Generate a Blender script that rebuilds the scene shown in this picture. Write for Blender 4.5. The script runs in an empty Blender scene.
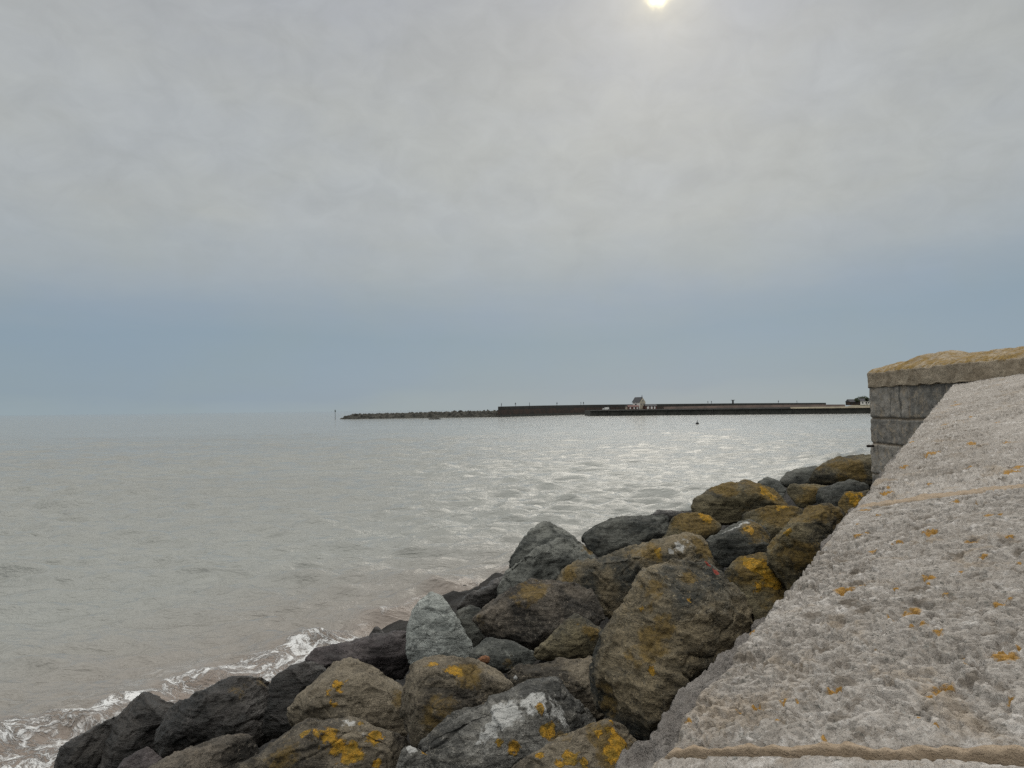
import bpy, bmesh, math, random
import numpy as np
from mathutils import Matrix, Vector

scene = bpy.context.scene
COL = scene.collection
R = math.radians
random.seed(7)
SEA = 0.0
H = 3.7                                   # eye height above the sea

# ------------------------------------------------------------------ camera
F = 745.0
cam_d = bpy.data.cameras.new('camera')
cam = bpy.data.objects.new('camera', cam_d)
COL.objects.link(cam)
cam_d.sensor_width = 36.0
cam_d.lens = 36.0 * F / 1024.0
cam_d.clip_start = 0.05
cam_d.clip_end = 60000
CR = Matrix.Rotation(R(90 + 1.93), 3, 'X') @ Matrix.Rotation(R(-0.72), 3, 'Z')
cam.matrix_world = Matrix.Translation((0, 0, H)) @ CR.to_4x4()
scene.camera = cam
CRn = np.array(CR)


def ray(px, py):
    v = CR @ Vector(((px - 512) / F, (384 - py) / F, -1.0))
    return v / v.y                         # per metre of distance along y


def at(px, py, d):
    v = ray(px, py)
    return Vector((v.x * d, v.y * d, H + v.z * d))


def on_sea(px, py, z=0.0):
    v = ray(px, py)
    d = (z - H) / v.z
    return Vector((v.x * d, d, z))


def project(P):
    q = (P - np.array([0, 0, H])) @ CRn    # camera coordinates
    return 512 + F * q[:, 0] / -q[:, 2], 384 - F * q[:, 1] / -q[:, 2]


# shore frame: s runs along the shore away from us, t points out to sea
EH = Vector((0.545, 0.838))
NH = Vector((-0.838, 0.545))


def bank_depth(px, py):
    v = ray(px, py)
    s = v.x * EH.x + v.y * EH.y
    t = v.x * NH.x + v.y * NH.y
    # z = -1.05 - .32 (t - .5) + .07 (s - 4)   (relative to the eye)
    return (-1.05 + 0.16 - 0.28) / (v.z + 0.32 * t - 0.07 * s)


# ------------------------------------------------------------------ numpy noise
_rng = np.random.default_rng(11)
_perm = np.concatenate([_rng.permutation(256)] * 3).astype(np.int32)
_g = _rng.normal(size=(256, 3))
_g /= np.linalg.norm(_g, axis=1)[:, None]


def pn(P, f=1.0, off=0.0):
    P = np.asarray(P, dtype=np.float64) * f + off
    i = np.floor(P).astype(np.int64)
    u = P - i
    i &= 255
    w = u * u * u * (u * (u * 6 - 15) + 10)
    out = 0
    for dx in (0, 1):
        wx = w[:, 0] if dx else 1 - w[:, 0]
        a = _perm[i[:, 0] + dx]
        for dy in (0, 1):
            wy = w[:, 1] if dy else 1 - w[:, 1]
            b = _perm[a + i[:, 1] + dy]
            for dz in (0, 1):
                wz = w[:, 2] if dz else 1 - w[:, 2]
                g = _g[_perm[b + i[:, 2] + dz] & 255]
                out = out + wx * wy * wz * (g[:, 0] * (u[:, 0] - dx) + g[:, 1] * (u[:, 1] - dy) + g[:, 2] * (u[:, 2] - dz))
    return out * 1.5


def fbm(P, f, oct=4, off=0.0, gain=0.5):
    a, o = 1.0, 0
    for k in range(oct):
        o = o + a * pn(P, f, off + 17.3 * k)
        f *= 2.03
        a *= gain
    return o


def sstep(a, b, x):
    t = np.clip((x - a) / (b - a), 0, 1)
    return t * t * (3 - 2 * t)


# ------------------------------------------------------------------ object helpers
def tag(o, label=None, cat=None, group=None, kind=None):
    if label: o['label'] = label
    if cat: o['category'] = cat
    if group: o['group'] = group
    if kind: o['kind'] = kind
    return o


def link(name, me, m=None, parent=None):
    o = bpy.data.objects.new(name, me)
    COL.objects.link(o)
    if m is not None and not me.materials:
        me.materials.append(m)
    if parent is not None:
        o.parent = parent
    return o


def empty(name, loc, rz=0.0):
    o = bpy.data.objects.new(name, None)
    COL.objects.link(o)
    o.location = loc
    o.rotation_euler = (0, 0, rz)
    o.empty_display_size = 0.2
    return o


def mesh_from(name, V, Fc, smooth=True):
    me = bpy.data.meshes.new(name)
    V = np.asarray(V, dtype=np.float32)
    Fc = np.asarray(Fc, dtype=np.int32)
    me.vertices.add(len(V))
    me.vertices.foreach_set('co', V.ravel())
    n = Fc.shape[1]
    me.loops.add(Fc.size)
    me.loops.foreach_set('vertex_index', Fc.ravel())
    me.polygons.add(len(Fc))
    me.polygons.foreach_set('loop_start', np.arange(0, Fc.size, n, dtype=np.int32))
    me.polygons.foreach_set('loop_total', np.full(len(Fc), n, dtype=np.int32))
    if smooth:
        me.polygons.foreach_set('use_smooth', np.ones(len(Fc), dtype=bool))
    me.update(calc_edges=True)
    return me


def grid_faces(nr, nc, wrap=False):
    r = np.arange(nr - 1)[:, None]
    c = np.arange(nc if wrap else nc - 1)[None, :]
    c2 = (c + 1) % nc
    a = r * nc + c
    b = r * nc + c2
    d = (r + 1) * nc + c
    e = (r + 1) * nc + c2
    return np.stack([a, b, e, d], axis=-1).reshape(-1, 4)


def fattr(me, name, vals):
    a = me.attributes.new(name, 'FLOAT', 'POINT')
    a.data.foreach_set('value', np.asarray(vals, dtype=np.float32))


def bm_box(bm, c, s, rz=0.0):
    r = bmesh.ops.create_cube(bm, size=1.0, matrix=Matrix.Translation(c) @ Matrix.Rotation(rz, 4, 'Z') @ Matrix.Diagonal((s[0], s[1], s[2], 1)))
    return r['verts']


def bm_obj(name, bm, m, parent=None, bevel=0.0, smooth=False):
    if bevel:
        bmesh.ops.bevel(bm, geom=list(bm.edges), offset=bevel, segments=2, affect='EDGES')
    bmesh.ops.recalc_face_normals(bm, faces=bm.faces)
    me = bpy.data.meshes.new(name)
    bm.to_mesh(me)
    bm.free()
    if smooth:
        me.polygons.foreach_set('use_smooth', np.ones(len(me.polygons), dtype=bool))
    return link(name, me, m, parent)


# ------------------------------------------------------------------ node helpers
class NT:
    def __init__(self, tree):
        self.t = tree
        self.n = tree.nodes
        self.n.clear()

    def node(self, typ, **kw):
        nd = self.n.new(typ)
        for k, v in kw.items():
            setattr(nd, k, v)
        return nd

    def put(self, sock, v):
        if v is None:
            return
        if isinstance(v, bpy.types.NodeSocket):
            self.t.links.new(v, sock)
        else:
            if isinstance(v, (tuple, list)) and len(v) == 3 and sock.type == 'RGBA':
                v = (*v, 1)
            sock.default_value = v

    def math(self, op, a, b=None, c=None, clamp=False):
        nd = self.node('ShaderNodeMath', operation=op, use_clamp=clamp)
        for i, v in enumerate((a, b, c)):
            if v is not None:
                self.put(nd.inputs[i], v)
        return nd.outputs[0]

    def vmath(self, op, a, b=None, scale=None):
        nd = self.node('ShaderNodeVectorMath', operation=op)
        self.put(nd.inputs[0], a)
        if b is not None: self.put(nd.inputs[1], b)
        if scale is not None: self.put(nd.inputs['Scale'], scale)
        return nd.outputs['Value'] if op in ('DOT_PRODUCT', 'LENGTH', 'DISTANCE') else nd.outputs[0]

    def noise(self, vec, scale, detail=4, rough=0.55, dist=0.0):
        nd = self.node('ShaderNodeTexNoise')
        self.put(nd.inputs['Vector'], vec)
        self.put(nd.inputs['Scale'], scale)
        self.put(nd.inputs['Detail'], detail)
        self.put(nd.inputs['Roughness'], rough)
        self.put(nd.inputs['Distortion'], dist)
        return nd.outputs['Fac']

    def voro(self, vec, scale, feature='F1', out='Distance', rnd=1.0):
        nd = self.node('ShaderNodeTexVoronoi', feature=feature)
        self.put(nd.inputs['Vector'], vec)
        self.put(nd.inputs['Scale'], scale)
        self.put(nd.inputs['Randomness'], rnd)
        return nd.outputs[out]

    def mr(self, v, a, b, c=0.0, d=1.0, smooth=True):
        nd = self.node('ShaderNodeMapRange', interpolation_type='SMOOTHSTEP' if smooth else 'LINEAR')
        for i, x in enumerate((v, a, b, c, d)):
            self.put(nd.inputs[i], x)
        return nd.outputs[0]

    def mix(self, f, a, b, blend='MIX'):
        nd = self.node('ShaderNodeMix', data_type='RGBA', blend_type=blend)
        self.put(nd.inputs[0], f)
        self.put(nd.inputs[6], a)
        self.put(nd.inputs[7], b)
        return nd.outputs[2]

    def mapping(self, vec, scale=(1, 1, 1), rot=(0, 0, 0), loc=(0, 0, 0)):
        nd = self.node('ShaderNodeMapping')
        self.put(nd.inputs['Vector'], vec)
        nd.inputs['Scale'].default_value = scale
        nd.inputs['Rotation'].default_value = rot
        nd.inputs['Location'].default_value = loc
        return nd.outputs[0]

    def attr(self, name):
        nd = self.node('ShaderNodeAttribute', attribute_name=name)
        return nd.outputs['Fac']

    def bump(self, h, strength, dist, normal=None):
        nd = self.node('ShaderNodeBump')
        self.put(nd.inputs['Height'], h)
        self.put(nd.inputs['Strength'], strength)
        self.put(nd.inputs['Distance'], dist)
        if normal is not None: self.put(nd.inputs['Normal'], normal)
        return nd.outputs[0]

    def coords(self):
        """object coordinates shifted by a random amount per object"""
        tc = self.node('ShaderNodeTexCoord').outputs['Object']
        oi = self.node('ShaderNodeObjectInfo').outputs['Random']
        return self.vmath('ADD', tc, self.vmath('SCALE', (13.1, 37.7, 71.3), scale=oi)), oi

    def surface(self, color, rough, normal=None, spec=0.5, ior=1.45):
        p = self.node('ShaderNodeBsdfPrincipled')
        self.put(p.inputs['Base Color'], color)
        self.put(p.inputs['Roughness'], rough)
        self.put(p.inputs['Specular IOR Level'], spec)
        self.put(p.inputs['IOR'], ior)
        if normal is not None: self.put(p.inputs['Normal'], normal)
        o = self.node('ShaderNodeOutputMaterial')
        self.t.links.new(p.outputs[0], o.inputs['Surface'])
        return p


def new_mat(name):
    m = bpy.data.materials.new(name)
    m.use_nodes = True
    return m, NT(m.node_tree)


def rock_mat(name, c1, c2, c3, speck=0.25, lich=0.0, ochre=0.0, white=0.0, rough=0.85, bump=1.0,
             lcol=(0.48, 0.255, 0.018), ocol=(0.175, 0.115, 0.030)):
    m, n = new_mat(name)
    P, rnd = n.coords()
    up = n.node('ShaderNodeSeparateXYZ')
    n.put(up.inputs[0], n.node('ShaderNodeNewGeometry').outputs['Normal'])
    upz = up.outputs['Z']
    big = n.noise(P, 1.7, 5, 0.6, 0.6)
    mid = n.noise(P, 7.0, 6, 0.65, 0.4)
    fine = n.noise(P, 38.0, 5, 0.7)
    grain = n.noise(P, 110.0, 3, 0.7)
    strat = n.noise(n.mapping(P, (1.5, 3.0, 16.0), (0.5, 0.35, 0.2)), 1.6, 5, 0.6, 0.3)
    c = n.mix(n.mr(big, 0.40, 0.58), c1, c2)
    c = n.mix(n.math('MULTIPLY', n.mr(strat, 0.46, 0.66), 0.65), c, c3)
    c = n.mix(n.math('MULTIPLY', n.mr(mid, 0.56, 0.70), 0.55), c, c2)
    c = n.mix(n.math('MULTIPLY', n.mr(mid, 0.44, 0.30), 0.45), c, tuple(0.4 * x for x in c1))
    vein = n.math('ABSOLUTE', n.math('SUBTRACT', n.noise(P, 2.3, 6, 0.6, 0.8), 0.5))
    c = n.mix(n.mr(vein, 0.010, 0.002, 0, 0.5), c, tuple(min(1, 2.2 * x + 0.03) for x in c3))
    c = n.mix(n.mr(fine, 0.57, 0.74, 0, speck), c, tuple(min(1, 2.3 * x + 0.03) for x in c2))
    c = n.mix(n.mr(fine, 0.46, 0.30, 0, 0.75), c, tuple(0.30 * x for x in c1))
    c = n.mix(n.mr(grain, 0.40, 0.60, 0.35, 0), c, tuple(0.4 * x for x in c1))
    c = n.mix(n.mr(grain, 0.60, 0.75, 0, speck), c, tuple(min(1, 2.6 * x + 0.03) for x in c2))
    # white crust lichen
    wm = n.math('ADD', n.noise(P, 5.5, 9, 0.76, 0.5), n.math('MULTIPLY', n.math('SUBTRACT', n.noise(P, 65, 4, 0.75), 0.5), 0.30))
    wa = n.math('ADD', n.math('ADD', wm, n.math('MULTIPLY', n.attr('white'), 0.50)), white - 0.30)
    c = n.mix(n.mr(wa, 0.44, 0.58, 0, 0.8), c, n.mix(fine, (0.36, 0.36, 0.34), (0.62, 0.62, 0.60)))
    # ochre crust, prefers upward faces
    om = n.math('ADD', n.noise(P, 3.4, 10, 0.76, 0.7), n.math('MULTIPLY', n.math('SUBTRACT', n.noise(P, 55, 4, 0.75), 0.5), 0.22))
    oa = n.math('ADD', n.math('ADD', om, n.math('MULTIPLY', n.attr('ochre'), 0.32)),
                n.math('ADD', n.math('MULTIPLY', upz, 0.10), ochre - 0.32))
    c = n.mix(n.mr(oa, 0.40, 0.58, 0, 0.85), c, n.mix(n.mr(fine, 0.35, 0.65), tuple(0.45 * x for x in ocol), ocol))
    # bright orange lichen in round rosettes
    vd = n.voro(n.vmath('ADD', P, n.vmath('SCALE', n.node_col(P, 9.0), scale=0.05)), 16.0, 'SMOOTH_F1')
    lm = n.math('SUBTRACT', n.math('ADD', n.noise(P, 6.5, 10, 0.78, 0.4), n.math('MULTIPLY', n.math('SUBTRACT', n.noise(P, 60, 4, 0.75), 0.5), 0.30)), n.math('MULTIPLY', vd, 0.16))
    la = n.math('ADD', n.math('ADD', lm, n.math('MULTIPLY', n.attr('lichen'), 0.50)),
                n.math('ADD', n.math('MULTIPLY', upz, 0.07), lich - 0.34))
    lf = n.mr(la, 0.36, 0.46, 0, 0.95)
    c = n.mix(lf, c, n.mix(n.mr(n.noise(P, 22, 5, 0.7), 0.40, 0.60), (0.20, 0.125, 0.014), n.mix(n.mr(grain, 0.35, 0.6), tuple(0.55 * x for x in lcol), lcol)))
    # red paint streak
    c = n.mix(n.mr(n.math('ADD', n.attr('red'), n.math('MULTIPLY', fine, 0.3)), 0.55, 0.75, 0, 0.9), c, (0.26, 0.035, 0.02))
    h = n.math('ADD', n.math('MULTIPLY', mid, 1.0), n.math('MULTIPLY', fine, 0.45))
    h = n.math('ADD', h, n.math('MULTIPLY', strat, 0.9))
    h = n.math('ADD', h, n.math('MULTIPLY', lf, 0.10))
    h = n.math('ADD', h, n.math('MULTIPLY', n.mr(vein, 0.0, 0.012), 0.12))
    nb = n.bump(h, 1.0, 0.038 * bump)
    nb = n.bump(grain, 0.8, 0.008 * bump, nb)
    rg = n.mr(n.noise(P, 4.0, 4), 0.3, 0.7, rough - 0.10, min(1, rough + 0.08), False)
    n.surface(c, rg, nb, spec=0.4)
    return m


def _node_col(self, vec, scale):
    nd = self.node('ShaderNodeTexNoise')
    self.put(nd.inputs['Vector'], vec)
    self.put(nd.inputs['Scale'], scale)
    nd.inputs['Detail'].default_value = 3
    return nd.outputs['Color']
NT.node_col = _node_col


def plain_mat(name, c, c2=None, rough=0.8, scale=2.0):
    m, n = new_mat(name)
    P, rnd = n.coords()
    f = n.noise(P, scale, 5, 0.65)
    col = n.mix(n.mr(f, 0.35, 0.65), c, c2 if c2 else tuple(0.7 * x for x in c))
    n.surface(col, rough, n.bump(f, 0.4, 0.05))
    return m


# ------------------------------------------------------------------ sun and sky
sv = CR @ Vector(((659 - 512) / F, (384 + 9) / F, -1.0))
sv.normalize()
SUN_EL = math.asin(sv.z)
SUN_AZ = math.atan2(sv.x, sv.y)            # clockwise from +Y
ld = bpy.data.lights.new('sun', 'SUN')
lo = bpy.data.objects.new('sun', ld)
COL.objects.link(lo)
ld.energy = 0.4
ld.angle = R(30)
ld.color = (1.0, 0.93, 0.82)
lo.rotation_euler = (-sv).to_track_quat('-Z', 'Y').to_euler()

world = bpy.data.worlds.new('World')
scene.world = world
world.use_nodes = True
w = NT(world.node_tree)
D = w.node('ShaderNodeTexCoord').outputs['Generated']
sep = w.node('ShaderNodeSeparateXYZ')
w.put(sep.inputs[0], D)
z = sep.outputs['Z']
# cloud layer coordinates: project the direction on a flat layer
zc = w.math('MAXIMUM', w.math('ADD', z, 0.10), 0.05)
cl = w.node('ShaderNodeCombineXYZ')
w.put(cl.inputs[0], w.math('DIVIDE', sep.outputs['X'], zc))
w.put(cl.inputs[1], w.math('DIVIDE', sep.outputs['Y'], zc))
CP = cl.outputs[0]
n1 = w.noise(w.mapping(CP, (1.0, 0.75, 1)), 0.8, 6, 0.55, 0.35)
n2 = w.noise(w.mapping(CP, (1, 0.8, 1), (0, 0, 0.4), (3.1, 1.7, 0)), 3.0, 7, 0.6, 0.3)
n3 = w.noise(w.mapping(D, (3, 3, 14)), 1.0, 5, 0.55, 0.3)
zz = w.math('ADD', z, w.math('MULTIPLY', w.math('SUBTRACT', n3, 0.5), 0.06))
zz = w.math('ADD', zz, w.math('MULTIPLY', w.math('MAXIMUM', w.math('SUBTRACT', sep.outputs['X'], 0.22), 0.0), -0.10))
zz = w.math('MAXIMUM', zz, w.math('MULTIPLY', z, 0.6))
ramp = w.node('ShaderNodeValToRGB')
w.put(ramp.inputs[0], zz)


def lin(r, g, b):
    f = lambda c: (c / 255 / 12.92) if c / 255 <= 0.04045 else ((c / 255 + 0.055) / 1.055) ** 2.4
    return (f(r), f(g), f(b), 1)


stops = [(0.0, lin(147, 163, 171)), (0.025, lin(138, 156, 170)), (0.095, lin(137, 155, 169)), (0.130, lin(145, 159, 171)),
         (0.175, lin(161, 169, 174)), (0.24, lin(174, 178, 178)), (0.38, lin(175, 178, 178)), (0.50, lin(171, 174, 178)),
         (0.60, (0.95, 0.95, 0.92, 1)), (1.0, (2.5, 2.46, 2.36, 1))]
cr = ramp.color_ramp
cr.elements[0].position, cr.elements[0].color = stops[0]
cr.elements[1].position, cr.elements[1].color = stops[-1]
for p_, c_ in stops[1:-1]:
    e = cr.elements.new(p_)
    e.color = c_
amt = w.mr(z, 0.10, 0.30)
n4 = w.noise(w.mapping(D, (1, 1, 1.5)), 19.0, 6, 0.6, 0.6)
tex = w.math('ADD', w.math('MULTIPLY', w.math('SUBTRACT', n4, 0.5), 0.28), w.math('ADD', w.math('MULTIPLY', w.math('SUBTRACT', n1, 0.5), 0.20), w.math('MULTIPLY', w.math('SUBTRACT', n2, 0.5), 0.16)))
fac = w.math('ADD', 1.0, w.math('MULTIPLY', tex, w.math('ADD', w.math('MULTIPLY', amt, 0.9), 0.10)))
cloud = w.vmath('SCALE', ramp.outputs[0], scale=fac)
# veiled sun: small bright disc and its glow in the thin cloud
dt = w.vmath('DOT_PRODUCT', D, tuple(sv))
ang = w.math('ARCCOSINE', w.math('MINIMUM', dt, 0.9999999))
adeg = w.math('MULTIPLY', ang, 180 / math.pi)
adn = w.math('ADD', adeg, w.math('MULTIPLY', w.math('SUBTRACT', w.noise(D, 34, 4), 0.5), 1.6))
disc = w.math('MULTIPLY', w.math('EXPONENT', w.math('MULTIPLY', w.math('POWER', w.math('DIVIDE', w.math('MAXIMUM', adn, 0.0), 0.55), 2.0), -1.0)), 3.0)
g1 = w.math('MULTIPLY', w.math('EXPONENT', w.math('MULTIPLY', adn, -0.70)), 0.42)
g2 = w.math('MULTIPLY', w.math('EXPONENT', w.math('MULTIPLY', adeg, -0.20)), 0.10)
glow = w.vmath('ADD', w.vmath('SCALE', (1.0, 0.83, 0.42), scale=w.math('ADD', disc, g1)),
               w.vmath('SCALE', (1.0, 0.97, 0.88), scale=g2))
cloud = w.vmath('ADD', cloud, glow)
tint = w.noise(w.mapping(D, (1, 1, 2)), 5.0, 4, 0.55)
cloud = w.vmath('MULTIPLY', cloud, w.mix(w.mr(tint, 0.3, 0.7), (0.99, 1.0, 1.02), (1.01, 1.005, 0.975)))
sky = w.node('ShaderNodeTexSky', sky_type='NISHITA', sun_disc=False)
sky.sun_elevation = SUN_EL
sky.sun_rotation = SUN_AZ
b1 = w.node('ShaderNodeBackground')
w.put(b1.inputs[0], sky.outputs[0])
b1.inputs[1].default_value = 0.06
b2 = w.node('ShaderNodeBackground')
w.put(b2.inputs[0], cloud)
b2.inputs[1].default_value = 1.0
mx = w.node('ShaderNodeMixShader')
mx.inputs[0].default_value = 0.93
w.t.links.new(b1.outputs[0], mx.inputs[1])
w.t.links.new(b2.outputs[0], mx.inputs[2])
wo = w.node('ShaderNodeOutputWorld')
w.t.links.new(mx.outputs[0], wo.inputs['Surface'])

scene.view_settings.view_transform = 'Standard'
scene.view_settings.look = 'None'
scene.view_settings.exposure = 0.03
scene.view_settings.gamma = 1
scene.view_settings.use_curve_mapping = False

# ------------------------------------------------------------------ materials
M = {}
M['wet'] = rock_mat('wet_black_rock', (0.018, 0.017, 0.015), (0.052, 0.046, 0.040), (0.034, 0.029, 0.026), 0.12, -0.25, -0.10, -0.25, 0.38)
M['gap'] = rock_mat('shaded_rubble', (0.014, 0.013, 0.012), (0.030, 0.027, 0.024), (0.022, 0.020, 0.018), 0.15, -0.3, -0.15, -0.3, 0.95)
M['purple'] = rock_mat('purple_grey_rock', (0.035, 0.029, 0.029), (0.090, 0.075, 0.073), (0.058, 0.046, 0.048), 0.15, -0.25, -0.2, -0.22, 0.6)
M['dark'] = rock_mat('dark_grey_rock', (0.026, 0.029, 0.026), (0.122, 0.124, 0.108), (0.064, 0.062, 0.051), 0.35, -0.1, 0.03, -0.12, 0.8)
M['grey'] = rock_mat('slate_grey_rock', (0.046, 0.050, 0.045), (0.188, 0.191, 0.169), (0.098, 0.102, 0.090), 0.3, -0.14, -0.01, -0.12, 0.8)
M['pale'] = rock_mat('pale_grey_rock', (0.198, 0.213, 0.198), (0.380, 0.400, 0.374), (0.276, 0.287, 0.265), 0.3, -0.25, -0.22, -0.10, 0.8)
M['brown'] = rock_mat('brown_rock', (0.046, 0.040, 0.031), (0.210, 0.177, 0.127), (0.110, 0.090, 0.062), 0.35, -0.075, 0.025, -0.08, 0.85)
M['tan'] = rock_mat('tan_grey_rock', (0.038, 0.040, 0.035), (0.215, 0.173, 0.107), (0.097, 0.085, 0.060), 0.5, -0.07, 0.045, -0.08, 0.85)
M['lich'] = rock_mat('lichened_rock', (0.040, 0.038, 0.029), (0.173, 0.145, 0.084), (0.093, 0.078, 0.046), 0.55, -0.02, 0.065, -0.08, 0.88, ocol=(0.165, 0.108, 0.026))
M['crust'] = rock_mat('crusted_grey_rock', (0.050, 0.050, 0.046), (0.240, 0.232, 0.210), (0.115, 0.108, 0.092), 0.45, -0.045, 0.045, 0.03, 0.85)
M['fleck'] = rock_mat('barnacled_rock', (0.028, 0.025, 0.021), (0.143, 0.120, 0.093), (0.067, 0.058, 0.045), 0.8, -0.15, 0.03, -0.14, 0.85)
M['rust'] = rock_mat('rust_brown_rock', (0.073, 0.031, 0.014), (0.232, 0.099, 0.041), (0.130, 0.050, 0.022), 0.2, -0.3, -0.3, -0.3, 0.7)


# ------------------------------------------------------------------ boulders
def laplace(V, E, it, k):
    deg = np.zeros(len(V))
    np.add.at(deg, E[:, 0], 1)
    np.add.at(deg, E[:, 1], 1)
    for _ in range(it):
        acc = np.zeros_like(V)
        for a in range(3):
            acc[:, a] = np.bincount(E[:, 0], V[E[:, 1], a], len(V)) + np.bincount(E[:, 1], V[E[:, 0], a], len(V))
        V = V + k * (acc / deg[:, None] - V)
    return V


def boulder(poly, mat, label, seed, front=0.34, back=0.5, ridge=(), dm=1.0, patches=(), rough=1.0, name='boulder', anchor=None,
            fac=0.8, inner=0.55):
    rg = random.Random(seed)
    xs = [p[0] for p in poly]
    ys = [p[1] for p in poly]
    cx, cy = sum(xs) / len(xs), sum(ys) / len(ys)
    poly = [(cx + (x - cx) * 1.06, cy + (y - cy) * 1.05) for x, y in poly]
    ax, ay = anchor if anchor else (cx, 0.5 * cy + 0.5 * max(ys) if max(ys) < 760 else cy)
    d = bank_depth(ax, ay) * dm
    wpx, hpx = max(xs) - min(xs), max(ys) - min(ys)
    size = math.sqrt(wpx * hpx) * d / F
    ylo, yhi = min(ys), max(ys)
    xlo, xhi = min(xs), max(xs)

    def lean(y):                                          # the upper rim lies farther back than the foot
        return (0.34 - 0.46 * (y - ylo) / (yhi - ylo)) * (1.0 if front > 0.1 else 0.3)
    pts = [at(x, y, d + size * (lean(y) + 0.06 * rg.uniform(-1, 1))) for x, y in poly]
    for (x, y) in poly:
        k = rg.uniform(0.45, 0.75)
        pts.append(at(cx + (x - cx) * k, cy + (y - cy) * k + 0.15 * hpx, d + back * size * rg.uniform(0.9, 1.2)))
    rl = rg.uniform(0.40, 0.56)
    sl = rg.uniform(-0.14, 0.14)
    if front > 0.1:
        for fx, ff in ((0.22, 0.55), (0.42, 0.95), (0.62, 1.0), (0.80, 0.6)):
            fx += rg.uniform(-0.07, 0.07)
            yy = ylo + (yhi - ylo) * (rl + sl * (fx - 0.5) * 2 + rg.uniform(-0.06, 0.06))
            # keep the ridge inside the outline
            x_ = cx + (xlo + (xhi - xlo) * fx - cx) * 0.85
            pts.append(at(x_, cy + (yy - cy) * 0.9, d - front * size * ff * rg.uniform(0.8, 1.1)))
        pts.append(at(cx + rg.uniform(-0.15, 0.15) * wpx, ylo + 0.80 * (yhi - ylo), d - front * size * rg.uniform(0.6, 0.9)))
    for (x, y, f) in ridge:
        pts.append(at(x, y, d - f * size))
    bm = bmesh.new()
    for p in pts:
        bm.verts.new(p)
    r = bmesh.ops.convex_hull(bm, input=bm.verts)
    junk = [g for g in r['geom_interior'] if isinstance(g, bmesh.types.BMVert)]
    bmesh.ops.delete(bm, geom=junk, context='VERTS')
    tocam = (Vector((0, 0, H)) - at(cx, cy, d)).normalized()
    ncut = rg.randint(6, 8) if front > 0.1 else 3
    for _ in range(ncut):
        nv_ = (tocam + Vector((rg.uniform(-1, 1), rg.uniform(-1, 1), rg.uniform(-0.7, 1.1))) * 0.72).normalized()
        pr = [v.co.dot(nv_) for v in bm.verts]
        hi, lo_ = max(pr), min(pr)
        cut = hi - (hi - lo_) * (rg.uniform(0.06, 0.15) if front > 0.1 else rg.uniform(0.04, 0.08))
        bmesh.ops.bisect_plane(bm, geom=list(bm.verts) + list(bm.edges) + list(bm.faces), plane_co=nv_ * cut, plane_no=nv_, clear_outer=True)
        ed_ = [e for e in bm.edges if e.is_boundary]
        bmesh.ops.holes_fill(bm, edges=ed_, sides=0)
    bmesh.ops.recalc_face_normals(bm, faces=bm.faces)
    me = bpy.data.meshes.new('hull')
    bm.to_mesh(me)
    bm.free()
    tmp = bpy.data.objects.new('tmp', me)
    COL.objects.link(tmp)
    md = tmp.modifiers.new('r', 'REMESH')
    md.mode = 'VOXEL'
    md.voxel_size = max(d * 0.0021, size / 120)
    ev = tmp.evaluated_get(bpy.context.evaluated_depsgraph_get())
    m2 = bpy.data.meshes.new_from_object(ev)
    bpy.data.objects.remove(tmp)
    bpy.data.meshes.remove(me)
    nv = len(m2.vertices)
    V = np.empty(nv * 3, dtype=np.float32)
    m2.vertices.foreach_get('co', V)
    V = V.reshape(-1, 3).astype(np.float64)
    E = np.empty(len(m2.edges) * 2, dtype=np.int32)
    m2.edges.foreach_get('vertices', E)
    E = E.reshape(-1, 2)
    V = laplace(V, E, 1, 0.5)
    m2.vertices.foreach_set('co', V.astype(np.float32).ravel())
    m2.update()
    N = np.empty(nv * 3, dtype=np.float32)
    m2.vertices.foreach_get('normal', N)
    N = N.reshape(-1, 3).astype(np.float64)
    so = seed * 3.77
    # fractured facets: pull each cell of a random partition towards a tilted plane
    ns = rg.randint(18, 30)
    idx = np.array([rg.randrange(nv) for _ in range(ns)])
    Vw = V + 0.10 * size * np.stack([fbm(V, 2.2 / size, 2, so + q) for q in (1, 2, 3)], axis=1)
    dd = ((Vw[:, None, :] - V[idx][None, :, :]) ** 2).sum(-1) if nv * ns < 4e6 else None
    if dd is None:
        cell = np.empty(nv, dtype=np.int64)
        for a in range(0, nv, 20000):
            cell[a:a + 20000] = ((Vw[a:a + 20000, None, :] - V[idx][None]) ** 2).sum(-1).argmin(1)
    else:
        cell = dd.argmin(1)
    disp = np.zeros(nv)
    deg = np.bincount(E[:, 0], minlength=nv) + np.bincount(E[:, 1], minlength=nv)

    def facets(cell, n, fc, tilt_, clip, step, smooth):
        cnt = np.bincount(cell, minlength=n) + 1e-9
        ctr = np.stack([np.bincount(cell, V[:, a], n) for a in range(3)], 1) / cnt[:, None]
        nn = np.stack([np.bincount(cell, N[:, a], n) for a in range(3)], 1)
        nn /= np.linalg.norm(nn, axis=1)[:, None] + 1e-9
        nn += tilt_ * np.array([[rg.uniform(-1, 1) for _ in range(3)] for _ in range(n)])
        nn /= np.linalg.norm(nn, axis=1)[:, None]
        st = np.array([rg.uniform(-step, step) for _ in range(n)])
        h = np.clip(((ctr[cell] - V) * nn[cell]).sum(1) * fc, -clip * size, clip * size) + st[cell] * size
        for _ in range(smooth):
            acc = np.bincount(E[:, 0], h[E[:, 1]], nv) + np.bincount(E[:, 1], h[E[:, 0]], nv)
            h = 0.5 * h + 0.5 * acc / deg
        return h

    disp += facets(cell, ns, fac * 0.5, 0.10, 0.025, 0.008, 1)
    n2_ = 150
    idx2 = np.array([rg.randrange(nv) for _ in range(n2_)])
    cell2 = np.empty(nv, dtype=np.int64)
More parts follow.
